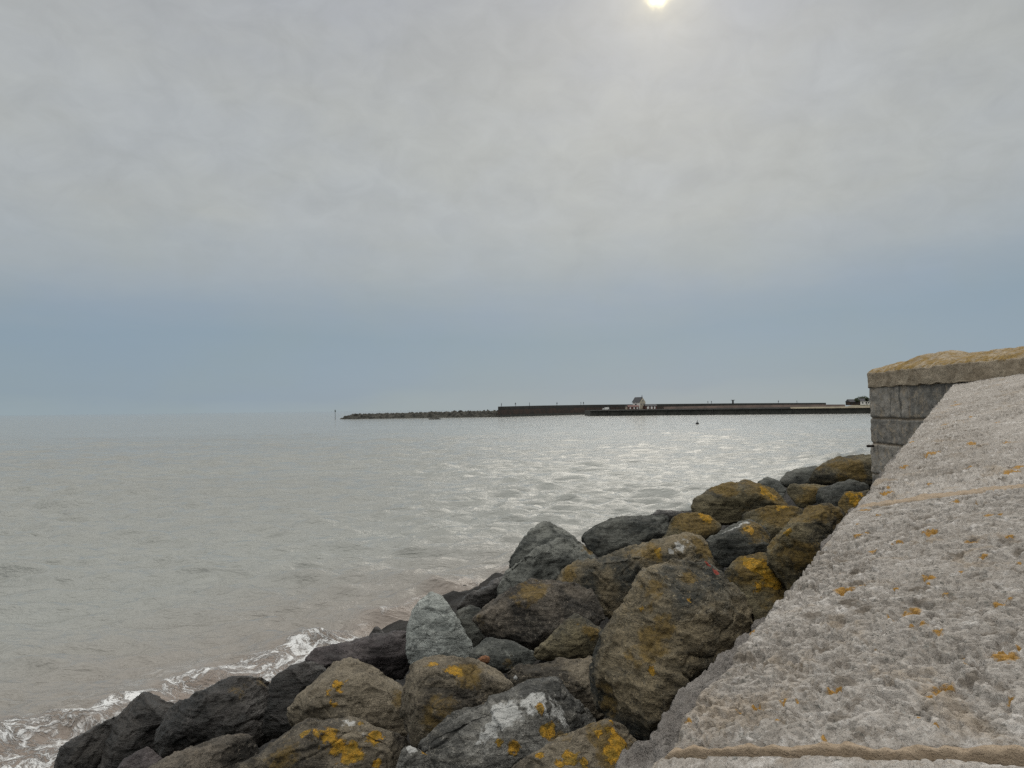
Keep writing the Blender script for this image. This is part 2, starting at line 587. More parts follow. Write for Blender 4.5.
    for a in range(0, nv, 8000):
        cell2[a:a + 8000] = ((Vw[a:a + 8000, None, :] - V[idx2][None]) ** 2).sum(-1).argmin(1)
    disp += facets(cell2, n2_, 0.8, 0.18, 0.012, 0.0035, 1)
    tilt = np.array([rg.uniform(-0.5, 0.5), rg.uniform(-0.5, 0.5), 1.0])
    tilt /= np.linalg.norm(tilt)
    lay = V @ tilt
    Q = V + (lay[:, None] * tilt[None, :]) * 3.0          # squeezed along the bedding
    disp += size * rough * (0.008 * fbm(V, 2.6 / size, 3, so) + 0.006 * (np.abs(pn(V, 5.5 / size, so + 5)) - 0.25)
                            + 0.009 * fbm(Q, 5.0 / size, 3, so + 9))
    disp += rough * (0.010 * fbm(V, 11.0, 2, so + 2) + 0.006 * fbm(V, 34.0, 2, so + 4)) * min(1.0, size)
    # cracks
    cr_ = np.abs(fbm(V, 1.5 / size, 3, so + 31))
    disp -= size * 0.018 * np.exp(-(cr_ / 0.022) ** 2)
    V2 = V + N * disp[:, None]
    org = np.array([V2[:, 0].mean(), V2[:, 1].mean(), V2[:, 2].min()])
    m2.vertices.foreach_set('co', (V2 - org).astype(np.float32).ravel())
    m2.polygons.foreach_set('use_smooth', np.ones(len(m2.polygons), dtype=bool))
    m2.update()
    ch = {'lichen': np.zeros(nv), 'white': np.zeros(nv), 'ochre': np.zeros(nv), 'red': np.zeros(nv)}
    if patches:
        ux, uy = project(V2)
        dist = np.linalg.norm(V2 - np.array([0, 0, H]), axis=1)
        for (chn, x, y, rx, *ryo) in patches:
            k = np.argmin(((ux - x) ** 2 + (uy - y) ** 2) / 30 + dist * 3)
            c = V2[k]
            rr = rx * d / F
            if ryo:                                       # streak from (x, y) to a second point
                k2 = np.argmin(((ux - ryo[0]) ** 2 + (uy - ryo[1]) ** 2) / 30 + dist * 3)
                ab = V2[k2] - c
                tt = np.clip(((V2 - c) @ ab) / (ab @ ab + 1e-9), 0, 1)
                q = np.linalg.norm(V2 - c - tt[:, None] * ab, axis=1)
            else:
                q = np.linalg.norm(V2 - c, axis=1)
            if chn == 'ochre':
                rr *= 1.5
            if chn == 'lichen':
                rr *= 1.25
            if chn != 'red':
                q = q * (1 + 0.55 * fbm(V2, 0.9 / rr, 3, so + x)) + 0.25 * rr * fbm(V2, 3.0 / rr, 2, so + y)
            ch[chn] = np.maximum(ch[chn], 1 - sstep(0.1 * rr, 1.3 * rr, q))
    for k_, v_ in ch.items():
        fattr(m2, k_, v_)
    m2.name = name
    m2.materials.clear()
    o = link(name, m2, M[mat])
    o.location = org
    tag(o, label, 'boulder' if name == 'boulder' else 'stone', 'boulders of the sea defence')
    return o


ROCKS = [
 # (outline, material, label, keywords)
 ([(774,481),(786,472),(812,466),(826,466),(815,485),(790,490)], 'dark', 'dark boulder peeping over between the ochre-topped boulder and the last one by the round wall', {}),
 ([(753,484),(767,476.5),(778,479),(786,490),(783,500),(760,496)], 'grey', 'small grey boulder top showing just right of the ochre-topped boulder against the water', {}),
 ([(806,482),(815,468),(838,457.5),(868,453),(895,456),(890,480),(865,488),(830,486)], 'lich', 'farthest boulder with olive lichen, tucked against the round end of the masonry wall', dict(patches=[('ochre', 850, 470, 22)])),
 ([(784,488),(793,483.5),(830,483),(838,490),(815,503),(800,509),(792,503)], 'lich', 'flat-topped brown boulder directly below the farthest lichened one', dict(patches=[('ochre', 805, 498, 14)])),
 ([(812,500),(820,488),(853,478.5),(869,485),(872,500),(850,515),(830,512)], 'dark', 'dark bluish boulder beneath the farthest one, close to the masonry wall', {}),
 ([(836,504),(845,492),(872,490),(868,508),(852,518),(840,516)], 'lich', 'small boulder with orange-brown crust squeezed against the edge of the pale slab', dict(patches=[('lichen', 852, 500, 9), ('ochre', 850, 500, 18)])),
 ([(647,517),(659,509),(680,511),(690,516),(670,522)], 'wet', 'low black rock tip behind the yellow-topped boulder, against the water', {}),
 ([(689,513),(695,496),(712,487),(728,481.5),(751,480),(780,488),(795,503),(790,512),(765,518),(720,524),(700,524)], 'lich', 'large dark boulder with ochre-topped back standing highest against the glittering water',
  dict(front=.3, ridge=[(735,492,.2),(770,498,.15)], patches=[('ochre', 725, 486, 14), ('lichen', 768, 491, 13), ('ochre', 770, 492, 24)])),
 ([(735,521),(742,513),(770,504.5),(787,503.5),(803,509),(805,520),(790,540),(770,545),(748,530)], 'lich', 'rounded brown boulder with rusty crown behind the white-edged wedge', dict(patches=[('ochre', 775, 508, 22), ('lichen', 782, 506, 7)])),
 ([(578,534),(592,524.5),(622,517),(648,516),(668,515),(668,540),(656,545),(615,555),(600,560),(590,548)], 'dark', 'long dark grey boulder on the water side, left of the yellow-topped one', dict(ridge=[(625,527,.25),(655,530,.2)])),
 ([(655,543),(664,524),(672,515.5),(684,512),(710,513),(720,520),(722,531),(706,540),(680,545)], 'lich', 'small flat boulder with a yellow-ochre top between the long dark one and the white-crowned one',
  dict(front=.25, patches=[('ochre', 695, 518, 25), ('lichen', 707, 517, 9)])),
 ([(706,540),(736,524),(749,519.5),(764,526),(772,537),(768,553),(735,562),(722,568),(716,552)], 'dark', 'dark wedge-shaped boulder with a white top edge and yellow lichen',
  dict(patches=[('white', 740, 524, 5, 748, 521), ('white', 722, 534, 3, 740, 525), ('lichen', 752, 530, 10), ('ochre', 755, 533, 16)])),
 ([(767,555),(774,540),(788,523),(826,501),(841,500),(846,515),(838,545),(815,575),(795,600),(780,575)], 'lich', 'big rounded brown boulder sloping along the edge of the pale slab',
  dict(front=.3, ridge=[(815,522,.22),(795,550,.25)], patches=[('ochre', 815, 510, 26), ('ochre', 798, 560, 20), ('lichen', 787, 530, 5)])),
 ([(722,570),(730,560),(742,554),(772,555),(786,557),(800,572),(804,585),(790,610),(765,635),(757,630),(750,605),(735,585)], 'lich', 'round boulder covered in orange lichen right of the tallest boulder, touching the slab edge',
  dict(front=.3, dm=1.16, patches=[('lichen', 757, 566, 14), ('ochre', 765, 568, 32), ('lichen', 770, 580, 8), ('lichen', 760, 587, 6), ('white', 746, 567, 4), ('white', 755, 577, 3)])),
 ([(507,570),(506.5,560),(523,539),(540,522),(546,520),(573,531),(583,534),(580,548),(540,565),(515,572)], 'grey', 'grey pointed boulder tilted seaward at the back, bare of lichen', dict(ridge=[(540,540,.2)], dm=1.14)),
 ([(457,608),(463,597),(490,583),(510,572),(525,580),(500,600),(480,612),(462,614)], 'wet', 'smooth wet black boulder at the water, below the grey pointed one', {}),
 ([(485,602),(492,591),(515,571),(561,540),(581,533),(592,537),(601,550),(601,562),(561,572),(533,582),(500,600)], 'grey', 'long slabby slate-grey boulder with a brown right end, leaning on the grey pointed one',
  dict(front=.25, fac=.75, ridge=[(560,552,.15)], patches=[('ochre', 592, 548, 10)])),
 ([(454,611),(463,602),(480,602),(486,612),(482,645),(472,650),(462,630)], 'dark', 'small layered dark rock wedged right of the pale standing stone', dict(name='stone')),
 ([(548,577),(560,570),(602,559),(647,545),(668,539),(684,536),(697,537),(714,546),(724,562),(715,580),(650,600),(610,620),(600,600),(590,585)], 'tan', 'long tan boulder with a white-splashed crown behind the tallest boulder',
  dict(front=.3, dm=1.12, ridge=[(640,560,.28),(600,572,.25)], patches=[('white', 680, 545, 13), ('white', 671, 551, 8), ('white', 690, 540, 9), ('ochre', 650, 550, 16), ('ochre', 705, 548, 14), ('lichen', 657, 551, 6), ('ochre', 570, 575, 12)])),
 ([(473,620),(480,612),(494,598),(531,580),(552,581),(588,583),(598,598),(607,618),(590,622),(560,640),(534,648),(490,638),(478,632)], 'fleck', 'brown speckled boulder overhanging a dark gap, mid-heap right of the pale standing stone',
  dict(front=.36, ridge=[(530,596,.18),(540,620,.34),(500,622,.3)], patches=[('ochre', 528, 592, 13), ('ochre', 480, 622, 9)])),
 ([(532,655),(545,643),(557,632),(573,613.5),(584,614.5),(607,627),(604,642),(594,655),(560,662)], 'lich', 'small angular boulder with a tan face, below the overhanging speckled one', dict(ridge=[(580,630,.3)], patches=[('ochre', 592, 632, 9)])),
 ([(365,645),(367,638),(375,625.5),(378,626),(389,637),(388,648),(372,650)], 'wet', 'small black pointed rock poking up at the surf', dict(name='stone')),
 ([(304,660),(316,647),(330,645),(364,642),(385,640),(400,630),(410,630),(415,660),(410,682),(380,672),(335,670)], 'purple', 'flat purplish-black wet boulder under the small black pointed rock', dict(front=.3, fac=.4)),
 ([(406,650),(408,626),(412,611),(422,597),(432,592.5),(439,594.5),(450,607),(460,624),(473,649),(470,662),(440,672),(410,668)], 'pale', 'pale grey tooth-shaped stone standing upright, the lightest of the heap',
  dict(front=.16, fac=.2, ridge=[(437,615,.2),(432,645,.36),(455,645,.3)], rough=.7)),
 ([(468,655),(475,647),(489,637.5),(517,641.5),(539,656),(530,668),(500,672),(470,664)], 'grey', 'low purplish-grey boulder beside the little rust-brown stone', dict(ridge=[(505,650,.2)], patches=[('ochre', 508, 664, 8)])),
 ([(505,672),(537,658),(573,654.5),(600,653),(608,690),(604,722),(580,708),(545,690),(520,690)], 'brown', 'low flat boulder with streaky layers, left of the foot of the tallest boulder', dict(front=.2, fac=.8, dm=1.06, patches=[('white', 515, 677, 5)])),
 ([(475,661),(484,654.5),(491.5,656.5),(489.5,663.5),(480,665)], 'rust', 'little rust-brown stone lodged between the pale standing stone and a low grey boulder', dict(name='stone', dm=.93)),
 ([(270,700),(274,676),(295,664),(312,658),(325,658),(330,666),(314,685),(292,716),(278,738),(262,730)], 'wet', 'black wet boulder reaching up to the surf, right of the ochre-stained one', dict(front=.3)),
 ([(152,743),(160,728),(186,700),(198,689),(238,676),(252,671),(275,672),(290,700),(280,735),(255,748),(200,752),(165,755)], 'wet', 'big black boulder with one square ochre stain on its top',
  dict(front=.36, ridge=[(200,705,.2),(190,738,.4)], patches=[('ochre', 248, 685, 14), ('ochre', 240, 689, 11), ('ochre', 262, 683, 9)])),
 ([(96,785),(108,742),(121,711),(138,694),(157,697),(180,704),(172,725),(158,745),(160,785)], 'wet', 'black peaked boulder against the breaking surf', dict(front=.34, ridge=[(140,715,.2),(160,725,.1)])),
 ([(50,778),(61,745),(92,731),(122,710),(128,730),(110,745),(98,790)], 'wet', 'leftmost black boulder sloping down into the foam', dict(front=.3)),
 ([(110,775),(128,755),(140,747),(153,748),(168,758),(160,790),(112,790)], 'purple', 'small dark rounded rock low between the black boulders', dict(name='stone', dm=.97)),
 ([(286,726),(291,709),(316,681),(335,661),(357,662),(400,684),(408,690),(412,715),(405,738),(380,740),(330,740)], 'brown', 'brownish boulder with one small orange lichen spot, behind the orange-topped one',
  dict(front=.4, ridge=[(320,700,.3),(375,700,.4),(390,715,.38)], patches=[('lichen', 338, 684, 10), ('lichen', 333, 704, 5), ('ochre', 398, 700, 9)])),
 ([(404,684),(414,661),(429,655),(452,656),(486,667),(523,684),(515,698),(490,715),(450,740),(425,746),(412,742),(404,715)], 'brown', 'slab-topped boulder with orange spots and a black mossy front, before the pale standing stone',
  dict(front=.5, inner=.7, ridge=[(430,688,.42),(470,692,.42),(500,690,.28)], patches=[('lichen', 434, 663, 8), ('lichen', 453, 670, 12), ('ochre', 470, 674, 16), ('ochre', 440, 712, 20)])),
 ([(140,778),(165,758),(196,743),(227,733),(242,733),(254,736),(263,745),(262,785),(150,805)], 'fleck', 'rough brown speckled boulder at the bottom edge, left of the orange-topped one', dict(front=.34)),
 ([(594,653),(608,632),(631,594),(652,571),(661,563),(685,554.5),(704,558.5),(716,569),(741,598),(754,613),(755,632),(741,644),(718,675),(690,712),(660,748),(640,760),(612,716),(597,695),(595,673)], 'tan', 'tallest boulder, an upright block with tan left face and dark right face',
  dict(front=.08, fac=.3, inner=.75, ridge=[(680,572,.08),(676,620,.30),(668,670,.42),(652,728,.42),(640,700,.36),(735,635,.12)], anchor=(675, 690),
   patches=[('ochre', 650, 590, 12), ('ochre', 665, 625, 10), ('lichen', 640, 610, 4), ('lichen', 690, 600, 4), ('ochre', 642, 645, 18), ('ochre', 605, 690, 14, 610, 705), ('lichen', 652, 672, 7), ('red', 708, 561, 3.2, 717, 573), ('ochre', 690, 577, 8)])),
 ([(395,765),(405,743),(420,748),(432,757),(442,778),(432,805),(395,805)], 'crust', 'small grey rock with a white smear, between the two large lichened boulders at the bottom', dict(name='stone', patches=[('white', 412, 748, 7), ('lichen', 424, 752, 4)])),
 ([(416,748),(432,733),(462,716),(494,708),(515,692),(533,678.5),(545,680),(575,700),(598,719),(590,745),(560,790),(500,810),(425,805)], 'crust', 'large grey boulder splashed with white crust, its peak in the middle of the front row',
  dict(front=.36, ridge=[(500,735,.3),(545,715,.3),(470,760,.38)], patches=[('white', 508, 712, 20), ('white', 490, 730, 14), ('white', 535, 700, 18), ('white', 560, 715, 14), ('lichen', 540, 709, 7), ('lichen', 548, 730, 10), ('lichen', 515, 746, 9), ('lichen', 500, 742, 6), ('ochre', 560, 737, 8)])),
 ([(225,778),(262,749),(291,729),(308,722),(346,717),(367,720),(384,727),(396,731),(406,747),(416,778),(400,835),(240,835)], 'brown', 'rounded front boulder capped with a big patch of bright orange lichen',
  dict(front=.34, ridge=[(330,740,.24),(300,755,.28),(375,750,.22)], patches=[('lichen', 305, 730, 9), ('lichen', 328, 735, 16), ('lichen', 340, 746, 14), ('lichen', 352, 752, 14), ('lichen', 373, 735, 8), ('lichen', 360, 722, 6), ('white', 352, 724, 12), ('white', 362, 733, 8), ('lichen', 378, 763, 6), ('ochre', 275, 757, 16)])),
 ([(496,774),(560,739),(608,715),(616,714),(625,722),(634,738),(640,754),(634,795),(560,815),(500,815)], 'brown', 'wedge-shaped boulder with yellow-orange lichen rosettes in the corner beside the slab',
  dict(front=.34, fac=.4, ridge=[(590,745,.2)], patches=[('lichen', 618, 742, 14), ('lichen', 612, 752, 12), ('lichen', 597, 733, 6), ('lichen', 613, 720, 5), ('lichen', 568, 757, 9), ('lichen', 585, 764, 7), ('lichen', 560, 764, 6), ('lichen', 540, 755, 5), ('ochre', 610, 745, 24)])),
]
for i, (poly, mat, label, kw) in enumerate(ROCKS):
    boulder(poly, mat, label, 101 + i * 7, **kw)

# ------------------------------------------------------------------ bank under the boulders
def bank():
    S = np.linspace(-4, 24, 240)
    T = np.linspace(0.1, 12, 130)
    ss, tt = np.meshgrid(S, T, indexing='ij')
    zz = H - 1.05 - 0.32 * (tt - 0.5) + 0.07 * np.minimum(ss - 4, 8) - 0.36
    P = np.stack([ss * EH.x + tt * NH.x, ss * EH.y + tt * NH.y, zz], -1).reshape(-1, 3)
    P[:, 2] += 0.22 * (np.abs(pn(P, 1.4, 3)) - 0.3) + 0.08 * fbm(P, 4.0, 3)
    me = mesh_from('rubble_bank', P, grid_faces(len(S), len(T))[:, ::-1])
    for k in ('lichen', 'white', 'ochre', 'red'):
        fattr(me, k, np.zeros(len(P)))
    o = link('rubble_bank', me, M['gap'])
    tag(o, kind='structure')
bank()

# ------------------------------------------------------------------ sea
T_FOAM = 9.25


def sea():
    rows = np.concatenate([np.geomspace(3.0, 120, 640), np.geomspace(121.5, 30000, 220)])
    k = np.concatenate([np.linspace(-4, -0.95, 40)[:-1], np.linspace(-0.95, 0.75, 640), np.linspace(0.75, 3, 50)[1:]])
    yy, kk = np.meshgrid(rows, k, indexing='ij')
    X = (yy * kk).ravel()
    Y = yy.ravel()
    P = np.stack([X, Y, np.zeros_like(X)], -1)
    s = X * EH.x + Y * EH.y
    t = X * NH.x + Y * NH.y
    rs = random.Random(5)
    hz = np.zeros_like(X)
    sp = np.maximum(Y * 0.00266, Y * 0.0058 * 1.0)        # grid spacing
    for i in range(40):
        L = 0.28 * (6.0 / 0.28) ** (i / 39.0)
        a = R(rs.gauss(-8, 18))                            # travel direction, from the sea towards us
        dx, dy = math.sin(a), -math.cos(a)
        A = 0.0165 * L ** 0.72 * (1.6 if 0.4 < L < 1.6 else 0.9 if L < 2.4 else 0.5) * rs.uniform(0.5, 1.2)
        ph = rs.uniform(0, 6.28)
        kx = 2 * math.pi / L
        fade = 1 - sstep(0.16 * L, 0.40 * L, sp)
        warp = 0.9 * np.sin(0.21 * X + 0.13 * Y + i) + 0.6 * np.sin(0.47 * X - 0.31 * Y + 2.1 * i)
        c = np.sin(kx * (dx * X + dy * Y) + ph + warp)
        hz += fade * A * (c + 0.35 * (c * c - 0.5))
    env = 0.65 + 0.7 * np.clip(0.5 + fbm(P, 0.06, 3, 4.0), 0, 1)
    hz *= env
    # the small breaker along the rocks
    tw = T_FOAM + 0.55 * np.clip(-s - 0.5, 0, 3) * 0.5 + 0.35 * pn(np.stack([s * 0.55, s * 0 + 2.0, s * 0], -1)) + 0.15 * pn(np.stack([s * 1.7, s * 0 + 7.0, s * 0], -1))
    u = t - tw
    near = (Y < 60)
    amp = 0.16 * (0.55 + 0.9 * np.clip(0.4 + pn(np.stack([s * 0.4, s * 0 + 9.0, s * 0], -1)), 0, 1))
    ridge = np.where(u > 0, np.exp(-(u / 0.85) ** 2), np.exp(-(u / 0.28) ** 2))
    hz += near * amp * ridge
    hz += near * 0.05 * fbm(P, 1.6, 3, 8.0) * sstep(1.5, -0.5, u)
    P[:, 2] = hz
    fo = np.zeros_like(X)
    lip = np.exp(-((u + 0.02) / 0.16) ** 2) * (0.6 + 0.5 * pn(np.stack([s * 0.8, s * 0, s * 0 + 4], -1)))
    inside = sstep(0.10, -0.35, u) * (0.40 + 0.5 * fbm(P, 0.55, 2, 6.0) + 0.35 * sstep(-2.4, -0.6, u) * 0 + 0.22 * sstep(-0.7, -1.6, u))
    outer = 0.16 * np.exp(-((u - 0.55) / 0.6) ** 2)
    fo = np.clip(np.maximum(np.maximum(lip, inside), outer), 0, 1) * near
    fo = fo * (0.22 + 0.78 * sstep(11.5, 6.0, s + 1.2 * pn(np.stack([s * 0.5, s * 0, s * 0 + 14], -1))))
    silt = (sstep(6.0, -0.3, u) * 0.6 + sstep(0.5, -0.3, u) * 0.4) * near * sstep(24, 10, s)
    me = mesh_from('sea_water', P, grid_faces(len(rows), len(k)))
    fattr(me, 'foam', fo)
    fattr(me, 'silt', silt)
    m, n = new_mat('sea_water')
    G = n.node('ShaderNodeTexCoord').outputs['Object']
    col = n.mix(n.attr('silt'), (0.246, 0.252, 0.234), (0.195, 0.157, 0.130))
    patch = n.noise(n.mapping(G, (0.02, 0.05, 1)), 1.0, 3, 0.5, 0.3)
    col = n.mix(n.mr(patch, 0.35, 0.65, 0, 0.25), col, (0.185, 0.180, 0.162))
    a = n.noise(n.mapping(G, (0.55, 1.25, 1), (0, 0, 0.10)), 1.5, 5, 0.6, 0.25)
    b = n.noise(n.mapping(G, (0.75, 1.5, 1), (0, 0, -0.12)), 6.0, 4, 0.6, 0.3)
    c = n.noise(n.mapping(G, (0.20, 0.62, 1), (0, 0, 0.06)), 0.55, 3, 0.55, 0.2)
    wb = n.bump(c, 1.0, 0.24)
    wb = n.bump(a, 1.0, 0.20, wb)
    wb = n.bump(b, 1.0, 0.030, wb)
    # foam: torn streaks and patches
    wv = n.vmath('ADD', G, n.vmath('SCALE', n.node_col(G, 1.6), scale=0.9))
    wr = n.mapping(wv, (1.0, 2.1, 0.3), (0, 0, -0.99))
    r1 = n.math('ABSOLUTE', n.math('SUBTRACT', n.noise(wr, 1.5, 5, 0.62, 0.9), 0.5))
    r2 = n.math('ABSOLUTE', n.math('SUBTRACT', n.noise(wr, 4.2, 5, 0.68, 0.7), 0.5))
    nz = n.noise(G, 16.0, 5, 0.72)
    f = n.attr('foam')
    jit = n.math('MULTIPLY', n.math('SUBTRACT', nz, 0.5), 0.10)
    l1 = n.mr(n.math('SUBTRACT', n.math('ADD', r1, jit), n.math('MULTIPLY', f, 0.085)), 0.035, -0.030, 0, 0.85)
    l2 = n.mr(n.math('SUBTRACT', n.math('ADD', r2, jit), n.math('MULTIPLY', f, 0.050)), 0.030, -0.022, 0, 0.6)
    dense = n.mr(n.math('ADD', f, n.math('ADD', n.math('MULTIPLY', n.math('SUBTRACT', nz, 0.5), 1.5), n.math('MULTIPLY', r2, -1.6))), 0.52, 0.78)
    lace = n.math('MAXIMUM', l1, n.math('MAXIMUM', l2, dense))
    fm = n.math('MULTIPLY', lace, n.mr(f, 0.10, 0.30), clamp=True)
    p = n.surface(n.mix(fm, col, (0.72, 0.725, 0.72)), n.mr(fm, 0, 1, 0.12, 0.75), wb, spec=0.5, ior=1.33)
    n.put(p.inputs['Normal'], n.bump(n.math('MULTIPLY', fm, n.math('ADD', nz, 0.4)), 0.8, 0.04, wb))
    o = link('sea_water', me, m)
    tag(o, kind='structure')
sea()

sb = bpy.data.meshes.new('sea_bed')
bm = bmesh.new()
bmesh.ops.create_grid(bm, x_segments=2, y_segments=2, size=30000, matrix=Matrix.Translation((0, 0, -3.0)))
bm.to_mesh(sb)
bm.free()
tag(link('sea_bed', sb, plain_mat('silt_bed', (0.12, 0.10, 0.08))), kind='structure')

# ------------------------------------------------------------------ foreground sea wall (sloping pale slabs)
XW = 3.97                                   # face of the masonry wall
F1 = at(953, 385, XW / ray(953, 385).x)
F2 = at(1024, 374.5, XW / ray(1024, 374.5).x)
P0 = at(645, 768, 0.80)
EV = F1 - P0
ELEN = EV.length
EV.normalize()
PN = EV.cross(F2 - P0)
PN.normalize()
if PN.z < 0: PN = -PN


def on_plane(px, py, off=0.0):
    v = ray(px, py)
    o = Vector((0, 0, H))
    d = (P0 + PN * off - o).dot(PN) / v.dot(PN)
    return o + v * d


def s_of(P): return (P - P0).dot(EV)


CVr = EV.cross(PN)
CVr.normalize()
if CVr.x < 0: CVr = -CVr                    # across the slab, away from the sea


def joint(a, b):
    A, B = on_plane(*a), on_plane(*b)
    dv = (B - A)
    dv = dv / dv.dot(CVr)                  # per metre across
    A = A - dv * (A - P0).dot(CVr)          # slide onto the edge line
    return s_of(A), dv.dot(EV)              # where on the edge, and skew


J1 = joint((662, 752), (1024, 757))
J2 = joint((861, 508), (1005, 491))


def slab_mat():
    m, n = new_mat('pale_weathered_stone')
    P = n.node('ShaderNodeTexCoord').outputs['Object']
    big = n.noise(P, 2.2, 5, 0.6, 0.4)
    mid = n.noise(P, 28, 7, 0.72, 0.3)
    fine = n.noise(n.mapping(P, (1, 1, 1)), 85, 5, 0.72)
    gr = n.noise(P, 300, 3, 0.7)
    c = n.mix(n.mr(big, 0.35, 0.65), (0.290, 0.262, 0.232), (0.370, 0.340, 0.308))
    c = n.mix(n.mr(mid, 0.52, 0.68, 0, 0.75), c, (0.58, 0.55, 0.52))
    c = n.mix(n.mr(mid, 0.47, 0.34, 0, 0.75), c, (0.185, 0.155, 0.125))
    c = n.mix(n.mr(fine, 0.45, 0.34, 0, 0.8), c, (0.12, 0.115, 0.10))
    c = n.mix(n.mr(fine, 0.58, 0.72, 0, 0.4), c, (0.62, 0.605, 0.59))
    c = n.mix(n.mr(gr, 0.44, 0.31, 0, 0.45), c, (0.17, 0.155, 0.14))
    c = n.mix(n.mr(gr, 0.56, 0.70, 0, 0.25), c, (0.60, 0.64, 0.625))
    dirt = n.noise(P, 6.5, 6, 0.7, 0.8)
    c = n.mix(n.mr(dirt, 0.54, 0.68, 0, 0.55), c, (0.30, 0.235, 0.165))
    pit = n.voro(n.vmath('ADD', P, n.vmath('SCALE', n.node_col(P, 30.0), scale=0.02)), 13.0)  # dark spots painted into the colour to read as pits, apart from carved relief
    c = n.mix(n.mr(n.math('ADD', pit, n.math('MULTIPLY', mid, 0.12)), 0.30, 0.20, 0, 0.75), c, (0.13, 0.108, 0.085))
    la = n.math('ADD', n.math('MULTIPLY', n.attr('lichen'), 0.80), n.math('MULTIPLY', n.math('SUBTRACT', n.noise(P, 90, 6, 0.8), 0.5), 2.2))
    c = n.mix(n.mr(la, 0.30, 0.75, 0, 0.85), n.mix(n.mr(n.attr('lichen'), 0.1, 0.9, 0, 0.45), c, (0.16, 0.12, 0.07)), n.mix(fine, (0.22, 0.105, 0.012), (0.46, 0.25, 0.035)))
    c = n.mix(n.mr(n.math('ADD', n.attr('mortar'), n.math('MULTIPLY', n.math('SUBTRACT', mid, 0.5), 0.9)), 0.40, 0.62, 0, 0.9), c, n.mix(fine, (0.25, 0.18, 0.115), (0.42, 0.33, 0.235)))
    h = n.math('ADD', n.math('MULTIPLY', mid, 0.8), n.math('MULTIPLY', fine, 0.5))
    nb = n.bump(h, 1.0, 0.010)
    nb = n.bump(gr, 0.7, 0.002, nb)
    n.surface(c, 0.92, nb, spec=0.25)
    return m
M['slab'] = slab_mat()

LSPOTS = [(845, 593.5, 9), (837, 698, 6), (786, 711, 4), (759, 716, 4), (945, 695, 9), (1010, 668, 10), (1000, 664, 7), (913, 619, 8), (920, 632, 7), (1001, 609, 5),
          (930, 583, 5), (875, 554, 5), (859, 540, 5), (866, 536, 3), (931, 535, 6), (1013, 475, 7), (932, 456, 7), (888, 496, 6), (973, 546, 5),
          (984, 562, 4), (956, 406, 5), (944, 426, 4), (973, 445, 5), (1008, 445, 5), (900, 545, 3), (690, 728, 3), (940, 638, 4), (1018, 470, 5),
          (968, 470, 4), (905, 470, 4), (990, 520, 4), (925, 497, 4), (866, 513, 5), (955, 505, 4), (820, 600, 3), (999, 425, 3)]
_r = random.Random(21)
LSPOTS += [(_r.uniform(700, 1024), _r.uniform(400, 745), _r.uniform(1.5, 3.5)) for _ in range(70)]
PITS = [(955, 697, 6), (1018, 414, 7), (957, 483, 6), (1003, 645, 9), (925, 724, 9), (935, 622, 10), (880, 560, 4), (958, 484, 7), (990, 560, 5), (780, 645, 5),
        (892, 498, 5), (975, 450, 4), (830, 633, 4), (740, 720, 5), (860, 660, 6), (700, 745, 4), (790, 690, 5), (1000, 590, 6), (930, 655, 7), (890, 690, 7), (985, 735, 8)]


def slab_relief(P):
    W = P + 0.012 * np.stack([pn(P, 25.0, 40.0), pn(P, 25.0, 50.0), pn(P, 25.0, 60.0)], -1)
    h = 0.0060 * fbm(P, 6.0, 2, 1.0)
    keep = np.clip(0.9 + 0.9 * fbm(P, 4.0, 2, 33.0), 0.35, 1.4)
    h -= 0.0042 * keep * sstep(0.05, 0.40, pn(W, 21.0, 2.0))
    h -= 0.0058 * keep * sstep(0.04, 0.34, pn(W, 44.0, 5.0))
    h -= 0.0058 * keep * sstep(0.02, 0.30, pn(W, 88.0, 7.0))
    h -= 0.0040 * sstep(0.0, 0.35, pn(P, 160.0, 9.0))
    h -= 0.012 * sstep(0.50, 0.66, pn(W, 17.0, 12.0))
    return h + 0.011


